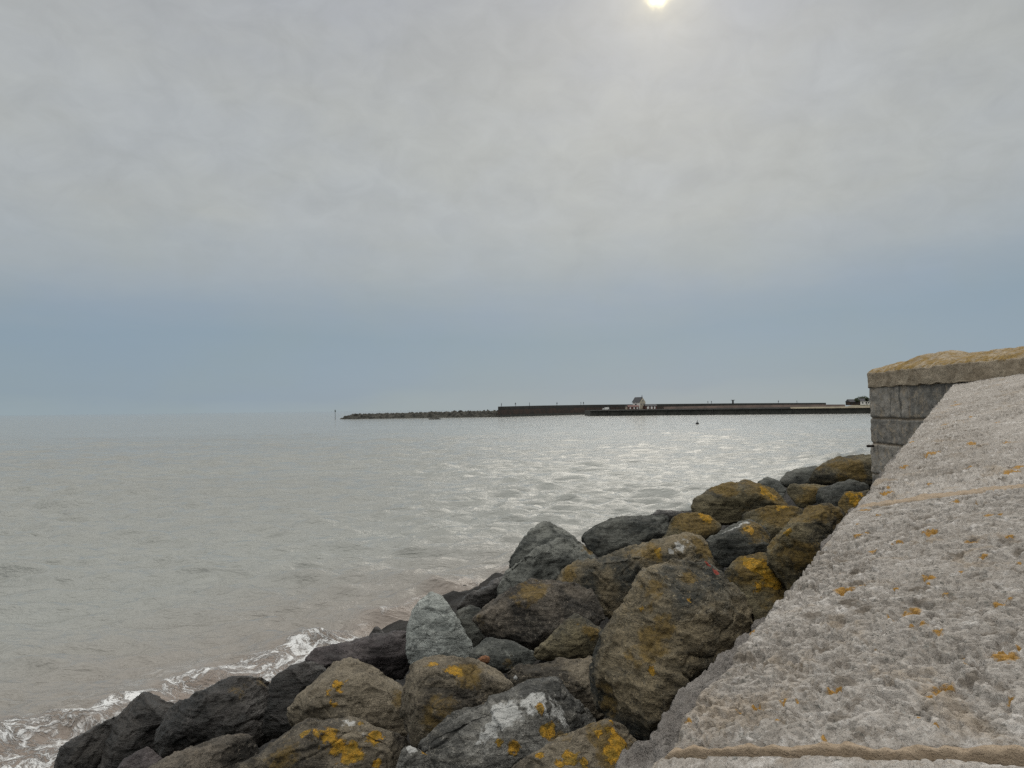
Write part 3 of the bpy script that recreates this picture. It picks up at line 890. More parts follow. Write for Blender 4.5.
def slab(name, j0, j1, parent, n0, gap0, gap1, label=None):
    """one sloping stone between two joints: j = (place on edge, skew)"""
    vv = np.concatenate([np.geomspace(0.06, 0.86, 420) - 0.06, np.geomspace(0.80, 4.6, 200)[1:]])
    s0, s1 = j0[0] + gap0, j1[0] - gap1
    d0, d1 = s0 + 1.0, s1 + 1.0
    ss = np.geomspace(max(d0, 0.2), d1, n0) - 1.0 if d0 > 0.15 else np.linspace(s0, s1, n0)
    g = (ss - ss[0]) / (ss[-1] - ss[0])
    skew = j0[1] + (j1[1] - j0[1]) * g
    S = ss[:, None] + skew[:, None] * vv[None, :]
    U = np.repeat(vv[None, :], n0, 0)
    base = np.array(P0) + S[..., None] * np.array(EV) + U[..., None] * np.array(CVr)
    P = base.reshape(-1, 3)
    hh = slab_relief(P)
    rag = 0.012 * fbm(np.stack([S.ravel() * 1.0, S.ravel() * 0, S.ravel() * 0 + 3], -1), 6.0, 3) + 0.003 * pn(P, 40.0, 3.0)
    edge = np.exp(-(U.ravel() / 0.05))
    P = P + np.array(CVr) * (rag * edge)[:, None]
    # rounded arris at the seaward edge and at the joints
    hh -= 0.018 * np.exp(-U.ravel() / 0.004)
    gi = np.repeat(g[:, None] * (s1 - s0), len(vv), 1).ravel()
    hh *= 1 - 0.85 * np.exp(-gi / 0.018) - 0.85 * np.exp(-((s1 - s0) - gi) / 0.018)
    hh -= 0.006 * np.exp(-gi / 0.006) + 0.006 * np.exp(-((s1 - s0) - gi) / 0.006)
    V = P + np.array(PN) * hh[:, None]
    ux, uy = project(V)
    dist = np.linalg.norm(V - np.array([0, 0, H]), axis=1)
    li = np.zeros(len(V))
    pit = np.zeros(len(V))
    for (x, y, r_) in LSPOTS:
        c = np.array(on_plane(x, y))
        rr = 1.35 * r_ * np.linalg.norm(c - np.array([0, 0, H])) / F
        q = V - c
        qs = q @ np.array(EV)
        qu = q @ np.array(CVr)
        li = np.maximum(li, 1 - sstep(0.3 * rr, 1.2 * rr, np.sqrt((qs / 1.2) ** 2 + qu ** 2)))
    for (x, y, r_) in PITS:
        c = np.array(on_plane(x, y))
        rr = r_ * np.linalg.norm(c - np.array([0, 0, H])) / F
        q = np.linalg.norm(V - c, axis=1) * (1 + 0.5 * pn(V, 40.0, 21.0))
        pit = np.maximum(pit, 1 - sstep(0.4 * rr, 1.1 * rr, q))
    V = V - np.array(PN) * (0.016 * pit)[:, None]
    me = mesh_from(name, V, grid_faces(n0, len(vv)))
    fattr(me, 'lichen', li)
    # weathered brown rim beside the joints
    mo = 0.75 * np.exp(-gi / 0.03) * (j0[0] > 1.5)
    fattr(me, 'mortar', mo)
    # skirt so that the stone has thickness
    o = link(name, me, M['slab'], parent)
    return o


def mortar(name, j, parent, width, height, seed, umax=4.4, amt=1.0):
    vv = np.concatenate([np.geomspace(0.06, 0.86, 300) - 0.06, np.geomspace(0.80, umax, 120)[1:]])
    ww = np.linspace(-1, 1, 15)
    S = j[0] + j[1] * vv[:, None] + ww[None, :] * width
    U = np.repeat(vv[:, None], len(ww), 1)
    S = S + 0.0025 * pn(np.stack([U.ravel() * 9, U.ravel() * 0, U.ravel() * 0 + seed], -1)).reshape(S.shape)
    base = (np.array(P0) + S[..., None] * np.array(EV) + U[..., None] * np.array(CVr)).reshape(-1, 3)
    prof = np.repeat((np.sqrt(np.clip(1 - (ww[None, :]) ** 6, 0, 1)) - 1) * 0.016 + height, len(vv), 0).ravel()
    h = prof + 0.004 * fbm(base, 9, 4, seed) + 0.004 * fbm(base, 60, 2, seed) - 0.016 * np.exp(-U.ravel() / 0.012)
    V = base + np.array(PN) * h[:, None]
    me = mesh_from(name, V, grid_faces(len(vv), len(ww)))
    fattr(me, 'lichen', np.zeros(len(V)))
    fattr(me, 'mortar', np.full(len(V), amt))
    return link(name, me, M['slab'], parent)


sea_wall = empty('sea_wall', (0, 0, 0))
tag(sea_wall, 'broad sloping pale grey stone wall top with pitted surface filling the right foreground', 'wall')
JN = (-0.95, J1[1])
JF = (ELEN + 0.9, J2[1])
slab('coping_stone', JN, J1, sea_wall, 160, 0, 0.006)
slab('coping_stone', J1, J2, sea_wall, 680, 0.014, 0.014)
slab('coping_stone', J2, JF, sea_wall, 330, 0.016, 0)
mortar('mortar_joint', (J1[0] + 0.009, J1[1]), sea_wall, 0.0058, 0.003, 3.0)
mortar('mortar_joint', J2, sea_wall, 0.030, 0.009, 8.0, amt=0.62)


def lower_course():
    """the wall body under the slabs: its top course stands a little proud, then it drops to the rocks"""
    ss = np.concatenate([np.linspace(-1.0, 0, 60)[:-1], np.geomspace(0.6, ELEN + 2.0, 560) - 0.6])
    prof = [(0.15, -0.03)] + [(0.06 - 0.005 * i, -0.026) for i in range(8)] + [(0.02 - 0.0021 * i, -0.022 - 0.0002 * i) for i in range(40)]
    prof += [(-0.0635 - 0.0008 * i, -0.031 - 0.007 * i) for i in range(8)] + [(-0.070 - 0.006 * i, -0.09 - 0.055 * i) for i in range(32)]
    prof = np.array(prof)
    S = np.repeat(ss[:, None], len(prof), 1)
    lat = np.repeat(prof[None, :, 0], len(ss), 0)
    lat = np.where(lat < 0, lat * (1 - 0.72 * sstep(0.25, 0.85, S)), lat)
    DN = Vector((0, 0, 1))
    base = np.array(P0) + S[..., None] * np.array(EV) + lat[..., None] * np.array(CVr) + prof[None, :, 1, None] * np.array(DN)
    P = base.reshape(-1, 3)
    out = -np.array(CVr)
    w1 = np.stack([S.ravel(), S.ravel() * 0, S.ravel() * 0 + 5], -1)
    dep = np.repeat(sstep(0.03, -0.05, prof[:, 0])[None, :], len(ss), 0).ravel()
    off = 0.016 * fbm(w1, 4.0, 3) * dep + 0.012 * fbm(P, 12.0, 4, 6.0) * dep
    # butt joints every half metre or so
    for js in (0.12, 0.52, 1.05, 1.62, 2.3, 3.0, 3.8, 4.7, 5.6):
        off -= 0.012 * np.exp(-((S.ravel() - js) / 0.008) ** 2) * dep
        off += 0.010 * math.sin(js * 31.0) * (np.abs(S.ravel() - js - 0.25) < 0.25) * dep
    V = P + out * off[:, None]
    V[:, 2] += (0.8 * slab_relief(P) + 0.003 * fbm(P, 25.0, 3, 2.0)) * np.repeat(sstep(0.04, 0.02, prof[:, 0])[None, :], len(ss), 0).ravel()
    me = mesh_from('lower_course', V, grid_faces(len(ss), len(prof)))
    fattr(me, 'lichen', np.zeros(len(V)))
    fattr(me, 'mortar', np.zeros(len(V)))
    m, n = new_mat('grey_wall_stone')
    Q = n.node('ShaderNodeTexCoord').outputs['Object']
    a = n.noise(Q, 5, 6, 0.65, 0.4)
    f = n.noise(Q, 60, 5, 0.7)
    c = n.mix(n.mr(a, 0.35, 0.65), (0.190, 0.172, 0.157), (0.270, 0.249, 0.230))
    c = n.mix(n.mr(f, 0.47, 0.33, 0, 0.75), c, (0.06, 0.055, 0.05))
    c = n.mix(n.mr(f, 0.58, 0.72, 0, 0.4), c, (0.27, 0.255, 0.24))
    n.surface(c, 0.92, n.bump(n.math('ADD', a, n.math('MULTIPLY', f, 0.9)), 1.0, 0.03), spec=0.25)
    link('lower_course', me, m, sea_wall)
lower_course()

# ------------------------------------------------------------------ masonry wall with rounded end
ZB, ZT = H + 0.185, H + 0.363


def wall_path(off):
    """outline of the wall, grown outwards by off: towards us along x = XW, round the corner, back along the far side"""
    r = 0.30 + off
    pts = [(XW - off, y) for y in np.linspace(3.2, 8.2, 330)]
    pts += [(XW + 0.30 - r * math.cos(a), 8.2 + r * math.sin(a)) for a in np.linspace(0, math.pi / 2, 40)[1:]]
    pts += [(x, 8.5 + off) for x in np.linspace(XW + 0.30, XW + 1.0, 40)[1:]]
    pts += [(XW + 1.3 + r * math.sin(a), 8.2 + r * math.cos(a)) for a in np.linspace(0, math.pi / 2, 12)[1:]] if False else []
    return np.array(pts)


def masonry():
    t = empty('harbour_wall', (XW + 0.5, 8.0, H - 2.5))
    tag(t, 'grey block wall with a rounded end and a lichen-yellowed concrete coping, beyond the pale slab', 'wall')
    inv = Vector(t.location)
    path = wall_path(0.0)
    arc = np.concatenate([[0], np.cumsum(np.linalg.norm(np.diff(path, axis=0), axis=1))])
    zs = np.concatenate([np.linspace(H - 2.6, H - 0.95, 30)[:-1], np.linspace(H - 0.95, ZB, 130)])
    tx = np.gradient(path, axis=0)
    nx = np.stack([-tx[:, 1], tx[:, 0]], -1)
    nx /= np.linalg.norm(nx, axis=1)[:, None]
    P = np.zeros((len(zs), len(path), 3))
    P[..., 0] = path[None, :, 0]
    P[..., 1] = path[None, :, 1]
    P[..., 2] = zs[:, None]
    A = np.repeat(arc[None, :], len(zs), 0)
    Z = np.repeat(zs[:, None], len(path), 1)
    joints = [H - 0.149, H - 0.428, H - 0.76, H - 1.1, H - 1.45, H - 1.8, H - 2.2]
    course = np.zeros_like(Z, dtype=int)
    for j in joints: course += (Z < j)
    Pn = P.reshape(-1, 3)
    wob = 0.010 * pn(Pn, 3.0, 3.0).reshape(Z.shape)
    jm = np.zeros_like(Z)
    for j in joints: jm = np.maximum(jm, np.exp(-((Z - j + wob) / 0.012) ** 2))
    AE = 5.0 + 0.30 * math.pi / 2
    off = np.array([0.62, 0.30, 0.85, 0.45, 0.2, 0.7, 0.5, 0.1])[course]
    q = (AE - A + off + 0.4 * wob) / 0.92
    bid = np.floor(q)
    fr = q - bid
    jv = np.exp(-(np.minimum(fr, 1 - fr) * 0.92 / 0.010) ** 2)
    jm = np.maximum(jm, jv * 0.8)
    tone = np.modf(np.abs(np.sin(bid * 12.9898 + course * 78.233)) * 43758.5453)[0]
    hh = -0.020 * jm + 0.012 * fbm(Pn, 9.0, 4, 1.0).reshape(Z.shape) + 0.006 * (tone - 0.5)
    N3 = np.zeros_like(P)
    N3[..., 0] = nx[None, :, 0]
    N3[..., 1] = nx[None, :, 1]
    P = P + N3 * hh[..., None]
    me = mesh_from('masonry', P.reshape(-1, 3) - np.array(inv), grid_faces(len(zs), len(path)))
    fattr(me, 'joint', jm.ravel())
    fattr(me, 'tone', tone.ravel())
    m, n = new_mat('grey_block_masonry')
    G = n.node('ShaderNodeTexCoord').outputs['Object']
    a = n.noise(G, 4, 6, 0.65, 0.3)
    st = n.noise(n.mapping(G, (9, 9, 0.8)), 1.6, 5, 0.65, 0.2)
    f = n.noise(G, 45, 5, 0.7)
    c = n.mix(n.attr('tone'), (0.165, 0.157, 0.143), (0.285, 0.265, 0.235))
    c = n.mix(n.mr(a, 0.4, 0.7, 0, 0.5), c, (0.17, 0.165, 0.15))
    c = n.mix(n.mr(n.noise(G, 11, 6, 0.75, 0.6), 0.48, 0.64, 0, 0.7), c, (0.36, 0.295, 0.215))
    c = n.mix(n.mr(st, 0.52, 0.70, 0, 0.6), c, (0.33, 0.31, 0.28))
    c = n.mix(n.mr(st, 0.46, 0.32, 0, 0.75), c, (0.055, 0.056, 0.055))
    c = n.mix(n.mr(f, 0.46, 0.3, 0, 0.7), c, (0.05, 0.05, 0.05))
    c = n.mix(n.mr(f, 0.56, 0.72, 0, 0.5), c, (0.36, 0.34, 0.31))
    c = n.mix(n.mr(n.math('ADD', n.attr('joint'), n.math('MULTIPLY', n.math('SUBTRACT', a, 0.5), 0.8)), 0.35, 0.7, 0, 0.85), c, (0.25, 0.205, 0.155))
    n.surface(c, 0.9, n.bump(n.math('ADD', a, n.math('MULTIPLY', f, 0.5)), 0.9, 0.02), spec=0.25)
    link('masonry', me, m, t)
    # coping: upright face, then a cambered top with a hump
    out = wall_path(0.018)
    spine = np.stack([np.full(len(out), XW + 0.5), np.minimum(out[:, 1], 8.1)], -1)
    far = out[:, 0] > XW + 0.31
    spine[far, 0] = np.maximum(XW + 0.5, out[far, 0])
    rows, li = [], []
    inn = wall_path(-0.03)
    rows.append(np.column_stack([inn, np.full(len(out), ZB)])); li.append(0.0)
    for zf in np.linspace(0, 1, 22):
        rows.append(np.column_stack([out, np.full(len(out), ZB + 0.003 + (ZT - ZB - 0.018) * zf)])); li.append(sstep(0.72, 1.0, zf) * 0.5)
    for b in np.concatenate([np.linspace(0.02, 0.15, 10), np.linspace(0.2, 1.0, 26)]):
        xy = out + (spine - out) * b
        zt = ZT - 0.012 * math.exp(-(b - 0.02) / 0.03) + 0.118 * math.sin(math.pi / 2 * b) ** 0.9
        hump = 0.05 * np.exp(-((xy[:, 1] - 7.6) / 0.33) ** 4) * sstep(0.15, 0.75, np.full(len(out), b))
        rows.append(np.column_stack([xy, zt + hump])); li.append(0.9 - 0.25 * b)
    Pc = np.array(rows)
    L = np.repeat(np.array(li)[:, None], len(out), 1).ravel()
    flat = Pc.reshape(-1, 3)
    d_ = 0.010 * fbm(flat, 6.0, 3, 4.0) + 0.004 * fbm(flat, 24.0, 3, 9.0) + 0.003 * (np.abs(pn(flat, 55.0, 3.0)) - 0.25)
    flat = flat + np.column_stack([-d_, d_ * 0.3, d_])
    me = mesh_from('coping', flat - np.array(inv), grid_faces(len(rows), len(out)))
    fattr(me, 'lichen', L)
    m, n = new_mat('lichened_concrete')
    G = n.node('ShaderNodeTexCoord').outputs['Object']
    a = n.noise(G, 5, 6, 0.7, 0.4)
    f = n.noise(G, 60, 5, 0.7)
    c = n.mix(n.mr(a, 0.35, 0.65), (0.240, 0.195, 0.140), (0.360, 0.305, 0.230))
    c = n.mix(n.mr(f, 0.46, 0.34, 0, 0.8), c, (0.06, 0.048, 0.035))
    c = n.mix(n.mr(f, 0.58, 0.72, 0, 0.35), c, (0.34, 0.31, 0.26))
    la = n.math('ADD', n.math('MULTIPLY', n.attr('lichen'), 0.55), n.math('MULTIPLY', n.math('SUBTRACT', n.noise(G, 9, 7, 0.75, 0.5), 0.5), 1.6))
    c = n.mix(n.mr(la, 0.27, 0.58, 0, 0.88), c, n.mix(n.mr(f, 0.3, 0.7), (0.10, 0.066, 0.016), (0.27, 0.165, 0.034)))
    n.surface(c, 0.95, n.bump(n.math('ADD', a, n.math('MULTIPLY', f, 0.6)), 0.9, 0.02), spec=0.2)
    link('coping', me, m, t)
    # small iron stub on the wall end
    bm = bmesh.new()
    p = at(871.5, 446, 8.2)
    bmesh.ops.create_cone(bm, cap_ends=True, segments=10, radius1=0.014, radius2=0.012, depth=0.10,
                          matrix=Matrix.Translation(Vector(p) - inv) @ Matrix.Rotation(R(90), 4, 'Y'))
    bmesh.ops.create_uvsphere(bm, u_segments=10, v_segments=6, radius=0.016, matrix=Matrix.Translation(Vector(p) - inv + Vector((-0.03, 0, 0))))
    bm_obj('iron_stub', bm, plain_mat('rusty_iron', (0.03, 0.022, 0.018)), t, smooth=True)
masonry()

# ------------------------------------------------------------------ far harbour
D0 = 345.0
M['mole'] = plain_mat('dark_harbour_stone', (0.024, 0.024, 0.022), (0.044, 0.042, 0.037), 0.9, 0.6)
M['mole_red'] = plain_mat('red_brown_harbour_stone', (0.062, 0.038, 0.028), (0.030, 0.026, 0.022), 0.9, 0.25)
M['quay'] = plain_mat('weedy_quay_stone', (0.026, 0.026, 0.022), (0.046, 0.045, 0.038), 0.9, 0.5)
M['pink'] = plain_mat('pinkish_wall_stone', (0.17, 0.125, 0.105), (0.11, 0.085, 0.072), 0.9, 0.2)
M['sand'] = plain_mat('sandy_capping', (0.30, 0.26, 0.19), (0.22, 0.19, 0.14), 0.9, 0.4)
M['white'] = plain_mat('white_render', (0.80, 0.78, 0.74), (0.74, 0.72, 0.68), 0.8, 0.6)
M['cream'] = plain_mat('cream_render', (0.50, 0.44, 0.34), (0.42, 0.37, 0.29), 0.8, 0.6)
M['roof'] = plain_mat('dark_slate', (0.022, 0.024, 0.028), (0.04, 0.04, 0.045), 0.7, 1.0)
M['brick'] = plain_mat('dull_red_brick', (0.13, 0.055, 0.045), (0.10, 0.05, 0.042), 0.9, 0.6)
M['glass'] = plain_mat('dark_glass', (0.03, 0.035, 0.04), None, 0.2)
M['cloth'] = plain_mat('dark_clothing', (0.03, 0.03, 0.035), None, 0.9)
M['leaf'] = plain_mat('dark_foliage', (0.030, 0.042, 0.022), (0.05, 0.065, 0.03), 0.9, 3.0)
M['bark'] = plain_mat('bark', (0.05, 0.04, 0.03), None, 0.9)
M['iron'] = plain_mat('black_iron', (0.02, 0.02, 0.022), None, 0.6)
for k in ('far',):
    M['far_rock'] = plain_mat('far_breakwater_rock', (0.016, 0.016, 0.013), (0.070, 0.066, 0.055), 0.95, 0.5)


def hz_y(px): return 415.5 - 0.0125 * px


def zat(px, py, d): return at(px, py, d).z


def wall_run(name, pts, thick, m, parent=None, base=-1.0, rows=None):
    """a stone wall in plan points (x, y, top): a prism along the line with a slightly battered face"""
    bm = bmesh.new()
    prev = None
    for (x, y, tz) in pts:
        q = [bm.verts.new((x, y - 0.6, base)), bm.verts.new((x, y, tz)), bm.verts.new((x, y + thick, tz)), bm.verts.new((x, y + thick, base))]
        if prev:
            for a in range(4):
                bm.faces.new((prev[a], prev[(a + 1) % 4], q[(a + 1) % 4], q[a]))
        else:
            bm.faces.new(q)
        prev = q
    bm.faces.new(prev[::-1])
    return bm_obj(name, bm, m, parent)


def breakwater():
    xs = np.linspace(338, 503, 330)
    w = np.linspace(-1, 1, 26)
    P = []
    for px in xs:
        g = (px - 338) / 165
        d = 345 + 14 * g
        c = at(px, hz_y(px), d)
        top = (2.15 + 0.95 * g) * min(1, ((px - 338) / 12) ** 0.6 if px > 338 else 0)
        for q in w:
            P.append((c.x, d + q * 5.5 + 5.0, -0.8 + (top + 0.8) * max(0, 1 - abs(q) ** 1.6)))
    P = np.array(P)
    l = np.abs(pn(P, 0.55, 2.0)) + 0.6 * np.abs(pn(P, 1.2, 5.0))
    am = np.clip((P[:, 2] + 0.8) / 1.5, 0, 1)
    P[:, 2] += am * (l - 0.35) * 1.1
    P[:, 1] -= am * (l - 0.35) * 0.9
    o = link('breakwater', mesh_from('breakwater', P, grid_faces(len(xs), len(w)), smooth=False), M['far_rock'])
    tag(o, 'long low rubble breakwater far out on the water, ending left in a point', 'breakwater')
breakwater()


def mole():
    t = empty('harbour_mole', (at(497, 409, 353).x, 353, 0))
    tag(t, 'long dark high harbour wall running behind the quay, where the tiny walkers stand', 'harbour wall')
    ix, iy = t.location.x, t.location.y
    pl = [(498, 356, 5.0), (540, 394, 5.4), (590, 442, 5.7), (660, 480, 5.8), (740, 495, 5.7), (826, 500, 5.3)]
    pts = []
    for px, d, tz in pl:
        c = at(px, hz_y(px), d)
        pts.append((c.x - ix, d - iy, tz))
    wall_run('wall', pts, 6.0, M['mole'], t)
    band = [(x + 0.0, y - 0.9, tz - 1.6) for x, y, tz in pts]
    wall_run('lower_face', band, 0.7, M['mole_red'], t)
    toe = [(x, y - 2.4, 1.1) for x, y, tz in pts]
    wall_run('toe', toe, 1.5, M['quay'], t)
    return pl
mole_pl = mole()


def quay():
    t = empty('quay', (at(590, 408, 349).x, 349, 0))
    tag(t, 'low dark weed-stained quay in front of the white house, reaching right to the round wall', 'quay')
    ix, iy = t.location.x, t.location.y
    pl = [(590, 349, 2.6), (626, 346, 2.7), (700, 336, 2.8), (790, 322, 2.85), (960, 300, 2.9)]
    pts = [(at(px, hz_y(px), d).x - ix, d - iy, tz) for px, d, tz in pl]
    wall_run('quay_wall', pts, 26.0, M['quay'], t)
    wall_run('capping', [(x, y - 0.25, tz + 0.2) for x, y, tz in pts[:4]], 1.4, M['mole'], t, base=2.4)
    wall_run('capping', [(x, y - 0.25, tz + 0.22) for x, y, tz in pts[3:]], 1.4, M['sand'], t, base=2.4)
    back = [(664, 352, 3.9), (740, 342, 4.15), (800, 333, 4.1), (845, 327, 3.9)]
    wall_run('back_wall', [(at(px, hz_y(px), d).x - ix, d - iy, tz) for px, d, tz in back], 0.8, M['pink'], t, base=2.5)
    bm = bmesh.new()
    for k in range(13):
        px = 592 + k * 2.6
        c = at(px, hz_y(px), 351)
        bm_box(bm, (c.x - ix, 2.0, 3.2), (0.14, 0.14, 1.5))
    a, b = at(592, hz_y(592), 351), at(623.2, hz_y(623.2), 351)
    for zr in (3.3, 3.95):
        bm_box(bm, ((a.x + b.x) / 2 - ix, 2.0, zr), (b.x - a.x + 0.2, 0.12, 0.12))
    bm_obj('railing', bm, M['mole'], t)
    bm = bmesh.new()
    for k in range(22):
        px = 597 + k * 11.5
        d = np.interp(px, [p[0] for p in pl], [p[1] for p in pl])
        c = at(px, hz_y(px), float(d))
        bm_box(bm, (c.x - ix, d - iy - 0.55, 1.1), (0.35, 0.4, 3.0))
    bm_obj('fender_piles', bm, M['mole'], t)['kind'] = 'stuff'
quay()


def gable(bm, c, w_, d_, z0, z1, axis='X'):
    x0, x1, y0, y1 = c[0] - w_ / 2, c[0] + w_ / 2, c[1] - d_ / 2, c[1] + d_ / 2
    if axis == 'X':
        p = [(x0, y0, z0), (x1, y0, z0), (x1, y1, z0), (x0, y1, z0), (x0, c[1], z1), (x1, c[1], z1)]
    else:
        p = [(x0, y0, z0), (x0, y1, z0), (x1, y1, z0), (x1, y0, z0), (c[0], y0, z1), (c[0], y1, z1)]
    v = [bm.verts.new(q) for q in p]
    for f in ((0, 1, 5, 4), (2, 3, 4, 5), (0, 4, 3), (1, 2, 5), (0, 3, 2, 1)):
        bm.faces.new([v[i] for i in f])


def house():
    px = 639
    d = 352.0
    c = at(px, hz_y(px), d)
    t = empty('house', (c.x, d, 2.7), 0.72)
    tag(t, 'small pale house with a steep dark gabled roof standing on the quay', 'house')
    bm = bmesh.new()
    bm_box(bm, (0, 0, 1.75), (4.0, 4.4, 3.5))
    bm_obj('wall', bm, M['white'], t)
    bm = bmesh.new()
    q = [(-2.05, -2.24, 0), (2.05, -2.24, 0), (2.05, -2.24, 3.6), (0, -2.24, 5.6), (-2.05, -2.24, 3.6)]
    fr_ = [bm.verts.new(p) for p in q]
    bk_ = [bm.verts.new((p[0], -2.21, p[2])) for p in q]
    bm.faces.new(fr_)
    bm.faces.new(bk_[::-1])
    for a in range(5):
        bm.faces.new((fr_[a], bk_[a], bk_[(a + 1) % 5], fr_[(a + 1) % 5]))
    bm_obj('gable_wall', bm, M['cream'], t)
    bm = bmesh.new()
    gable(bm, (0, 0.15), 4.8, 4.5, 3.45, 5.9, 'Y')
    r = bm_obj('roof', bm, M['roof'], t)
    bm = bmesh.new()
    bmesh.ops.create_cone(bm, cap_ends=True, segments=8, radius1=0.22, radius2=0.05, depth=1.2, matrix=Matrix.Translation((0, -1.9, 6.3)))
    bm_obj('finial', bm, M['iron'], r)
    for (x, zc) in ((-0.8, 2.6), (0.9, 2.6), (0.0, 4.2)):
        bm = bmesh.new()
        bm_box(bm, (x, -2.27, zc), (0.7, 0.08, 0.9))
        wd = bm_obj('window', bm, M['white'], t)
        bm = bmesh.new()
        bm_box(bm, (x, -2.33, zc), (0.55, 0.05, 0.75))
        bm_obj('pane', bm, M['glass'], wd)
    bm = bmesh.new()
    bm_box(bm, (-2.04, 0.2, 2.3), (0.09, 0.8, 0.9))
    bm_obj('window', bm, M['glass'], t)
    bm = bmesh.new()
    bm_box(bm, (0.5, -2.28, 0.95), (0.9, 0.1, 1.9))
    bm_obj('door', bm, M['brick'], t)
    # low red-brown building before it
    c = at(633, hz_y(633), 347.5)
    t = empty('cottage', (c.x, 347.5, 2.7), 0.1)
    tag(t, 'low dull red building at the left foot of the white house', 'building')
    bm = bmesh.new()
    bm_box(bm, (0, 0, 0.7), (5.0, 2.4, 1.4))
    bm_obj('wall', bm, M['brick'], t)
    bm = bmesh.new()
    gable(bm, (0, 0), 5.3, 2.8, 1.4, 2.2)
    bm_obj('roof', bm, plain_mat('dull_red_tile', (0.12, 0.06, 0.055), (0.16, 0.10, 0.09)), t)
    for x in (-1.6, 0.2, 1.7):
        bm = bmesh.new()
        bm_box(bm, (x, -1.23, 0.75), (0.6, 0.08, 0.7))
        bm_obj('window', bm, M['white'], t)
    c = at(627.5, hz_y(627.5), 348.5)
    t = empty('shed', (c.x, 348.5, 2.7), -0.1)
    tag(t, 'tiny pale shed left of the low red building on the quay', 'shed')
    bm = bmesh.new()
    bm_box(bm, (0, 0, 0.8), (1.9, 1.9, 1.6))
    bm_obj('wall', bm, M['cream'], t)
    bm = bmesh.new()
    gable(bm, (0, 0), 2.2, 2.2, 1.6, 2.3, 'Y')
    bm_obj('roof', bm, M['roof'], t)
    c = at(650.5, hz_y(650.5), 349)
    t = empty('store_building', (c.x, 349, 2.7), 0.05)
    tag(t, 'low dark store with a patchy white front just right of the white house', 'building')
    bm = bmesh.new()
    bm_box(bm, (0, 0, 0.8), (5.2, 3.0, 1.6))
    bm_obj('wall', bm, M['brick'], t)
    bm = bmesh.new()
    gable(bm, (0, 0), 5.5, 3.4, 1.6, 2.5)
    bm_obj('roof', bm, M['roof'], t)
    for x, ww in ((-1.5, 1.0), (0.2, 0.8), (1.6, 0.7)):
        bm = bmesh.new()
        bm_box(bm, (x, -1.53, 0.85), (ww, 0.08, 1.1))
        bm_obj('door', bm, M['white'], t)
    c = at(606, hz_y(606), 350.5)
    t = empty('parked_van', (c.x, 350.5, 2.62), 0.05)
    t.scale = (0.75, 0.8, 0.75)
    tag(t, 'tiny white van parked at the left end of the quay behind the railing', 'van')
    bm = bmesh.new()
    bm_box(bm, (0.3, 0, 1.1), (3.0, 1.6, 1.4))
    bm_box(bm, (-1.6, 0, 0.85), (1.0, 1.55, 0.9))
    bm_obj('body', bm, M['white'], t)
    bm = bmesh.new()
    bm_box(bm, (-1.0, 0, 1.45), (0.5, 1.62, 0.45))
    bm_obj('windscreen', bm, M['glass'], t)
    for x in (-1.4, 1.2):
        for y in (-0.75, 0.75):
            bm = bmesh.new()
            bmesh.ops.create_cone(bm, cap_ends=True, segments=14, radius1=0.34, radius2=0.34, depth=0.22, matrix=Matrix.Translation((x, y, 0.34)) @ Matrix.Rotation(R(90), 4, 'X'))
            bm_obj('wheel', bm, M['iron'], t)
house()


def person_mesh():
    vs = [(0, 0, 0.95), (0, 0, 1.2), (0, 0, 1.42), (0, 0, 1.52), (0, 0, 1.62), (0, 0.0, 1.73),
          (0.12, 0, 0.88), (0.13, -0.03, 0.48), (0.13, 0.02, 0.06), (0.13, -0.14, 0.03),
          (-0.12, 0, 0.88), (-0.13, 0.06, 0.48), (-0.13, 0.14, 0.06), (-0.13, 0.0, 0.03),
          (0.2, 0, 1.40), (0.26, 0.03, 1.12), (0.27, -0.06, 0.86), (-0.2, 0, 1.40), (-0.26, -0.03, 1.12), (-0.27, -0.1, 0.86)]
    es = [(0, 1), (1, 2), (2, 3), (3, 4), (4, 5), (0, 6), (6, 7), (7, 8), (8, 9), (0, 10), (10, 11), (11, 12), (12, 13), (2, 14), (14, 15), (15, 16), (2, 17), (17, 18), (18, 19)]
    rad = [0.16, 0.15, 0.15, 0.06, 0.10, 0.08, 0.10, 0.07, 0.05, 0.04, 0.10, 0.07, 0.05, 0.04, 0.07, 0.05, 0.04, 0.07, 0.05, 0.04]
    me = bpy.data.meshes.new('person')
    me.from_pydata(vs, es, [])
    o = bpy.data.objects.new('person', me)
    COL.objects.link(o)
    o.modifiers.new('skin', 'SKIN')
    for v, r_ in zip(me.skin_vertices[0].data, rad): v.radius = (r_, r_ * 0.8)
    me.skin_vertices[0].data[0].use_root = True
    sd = o.modifiers.new('sub', 'SUBSURF')
    sd.levels = 1
    m2 = bpy.data.meshes.new_from_object(o.evaluated_get(bpy.context.evaluated_depsgraph_get()))
    bpy.data.objects.remove(o)
    m2.polygons.foreach_set('use_smooth', np.ones(len(m2.polygons), dtype=bool))
    m2.name = 'person'
    return m2


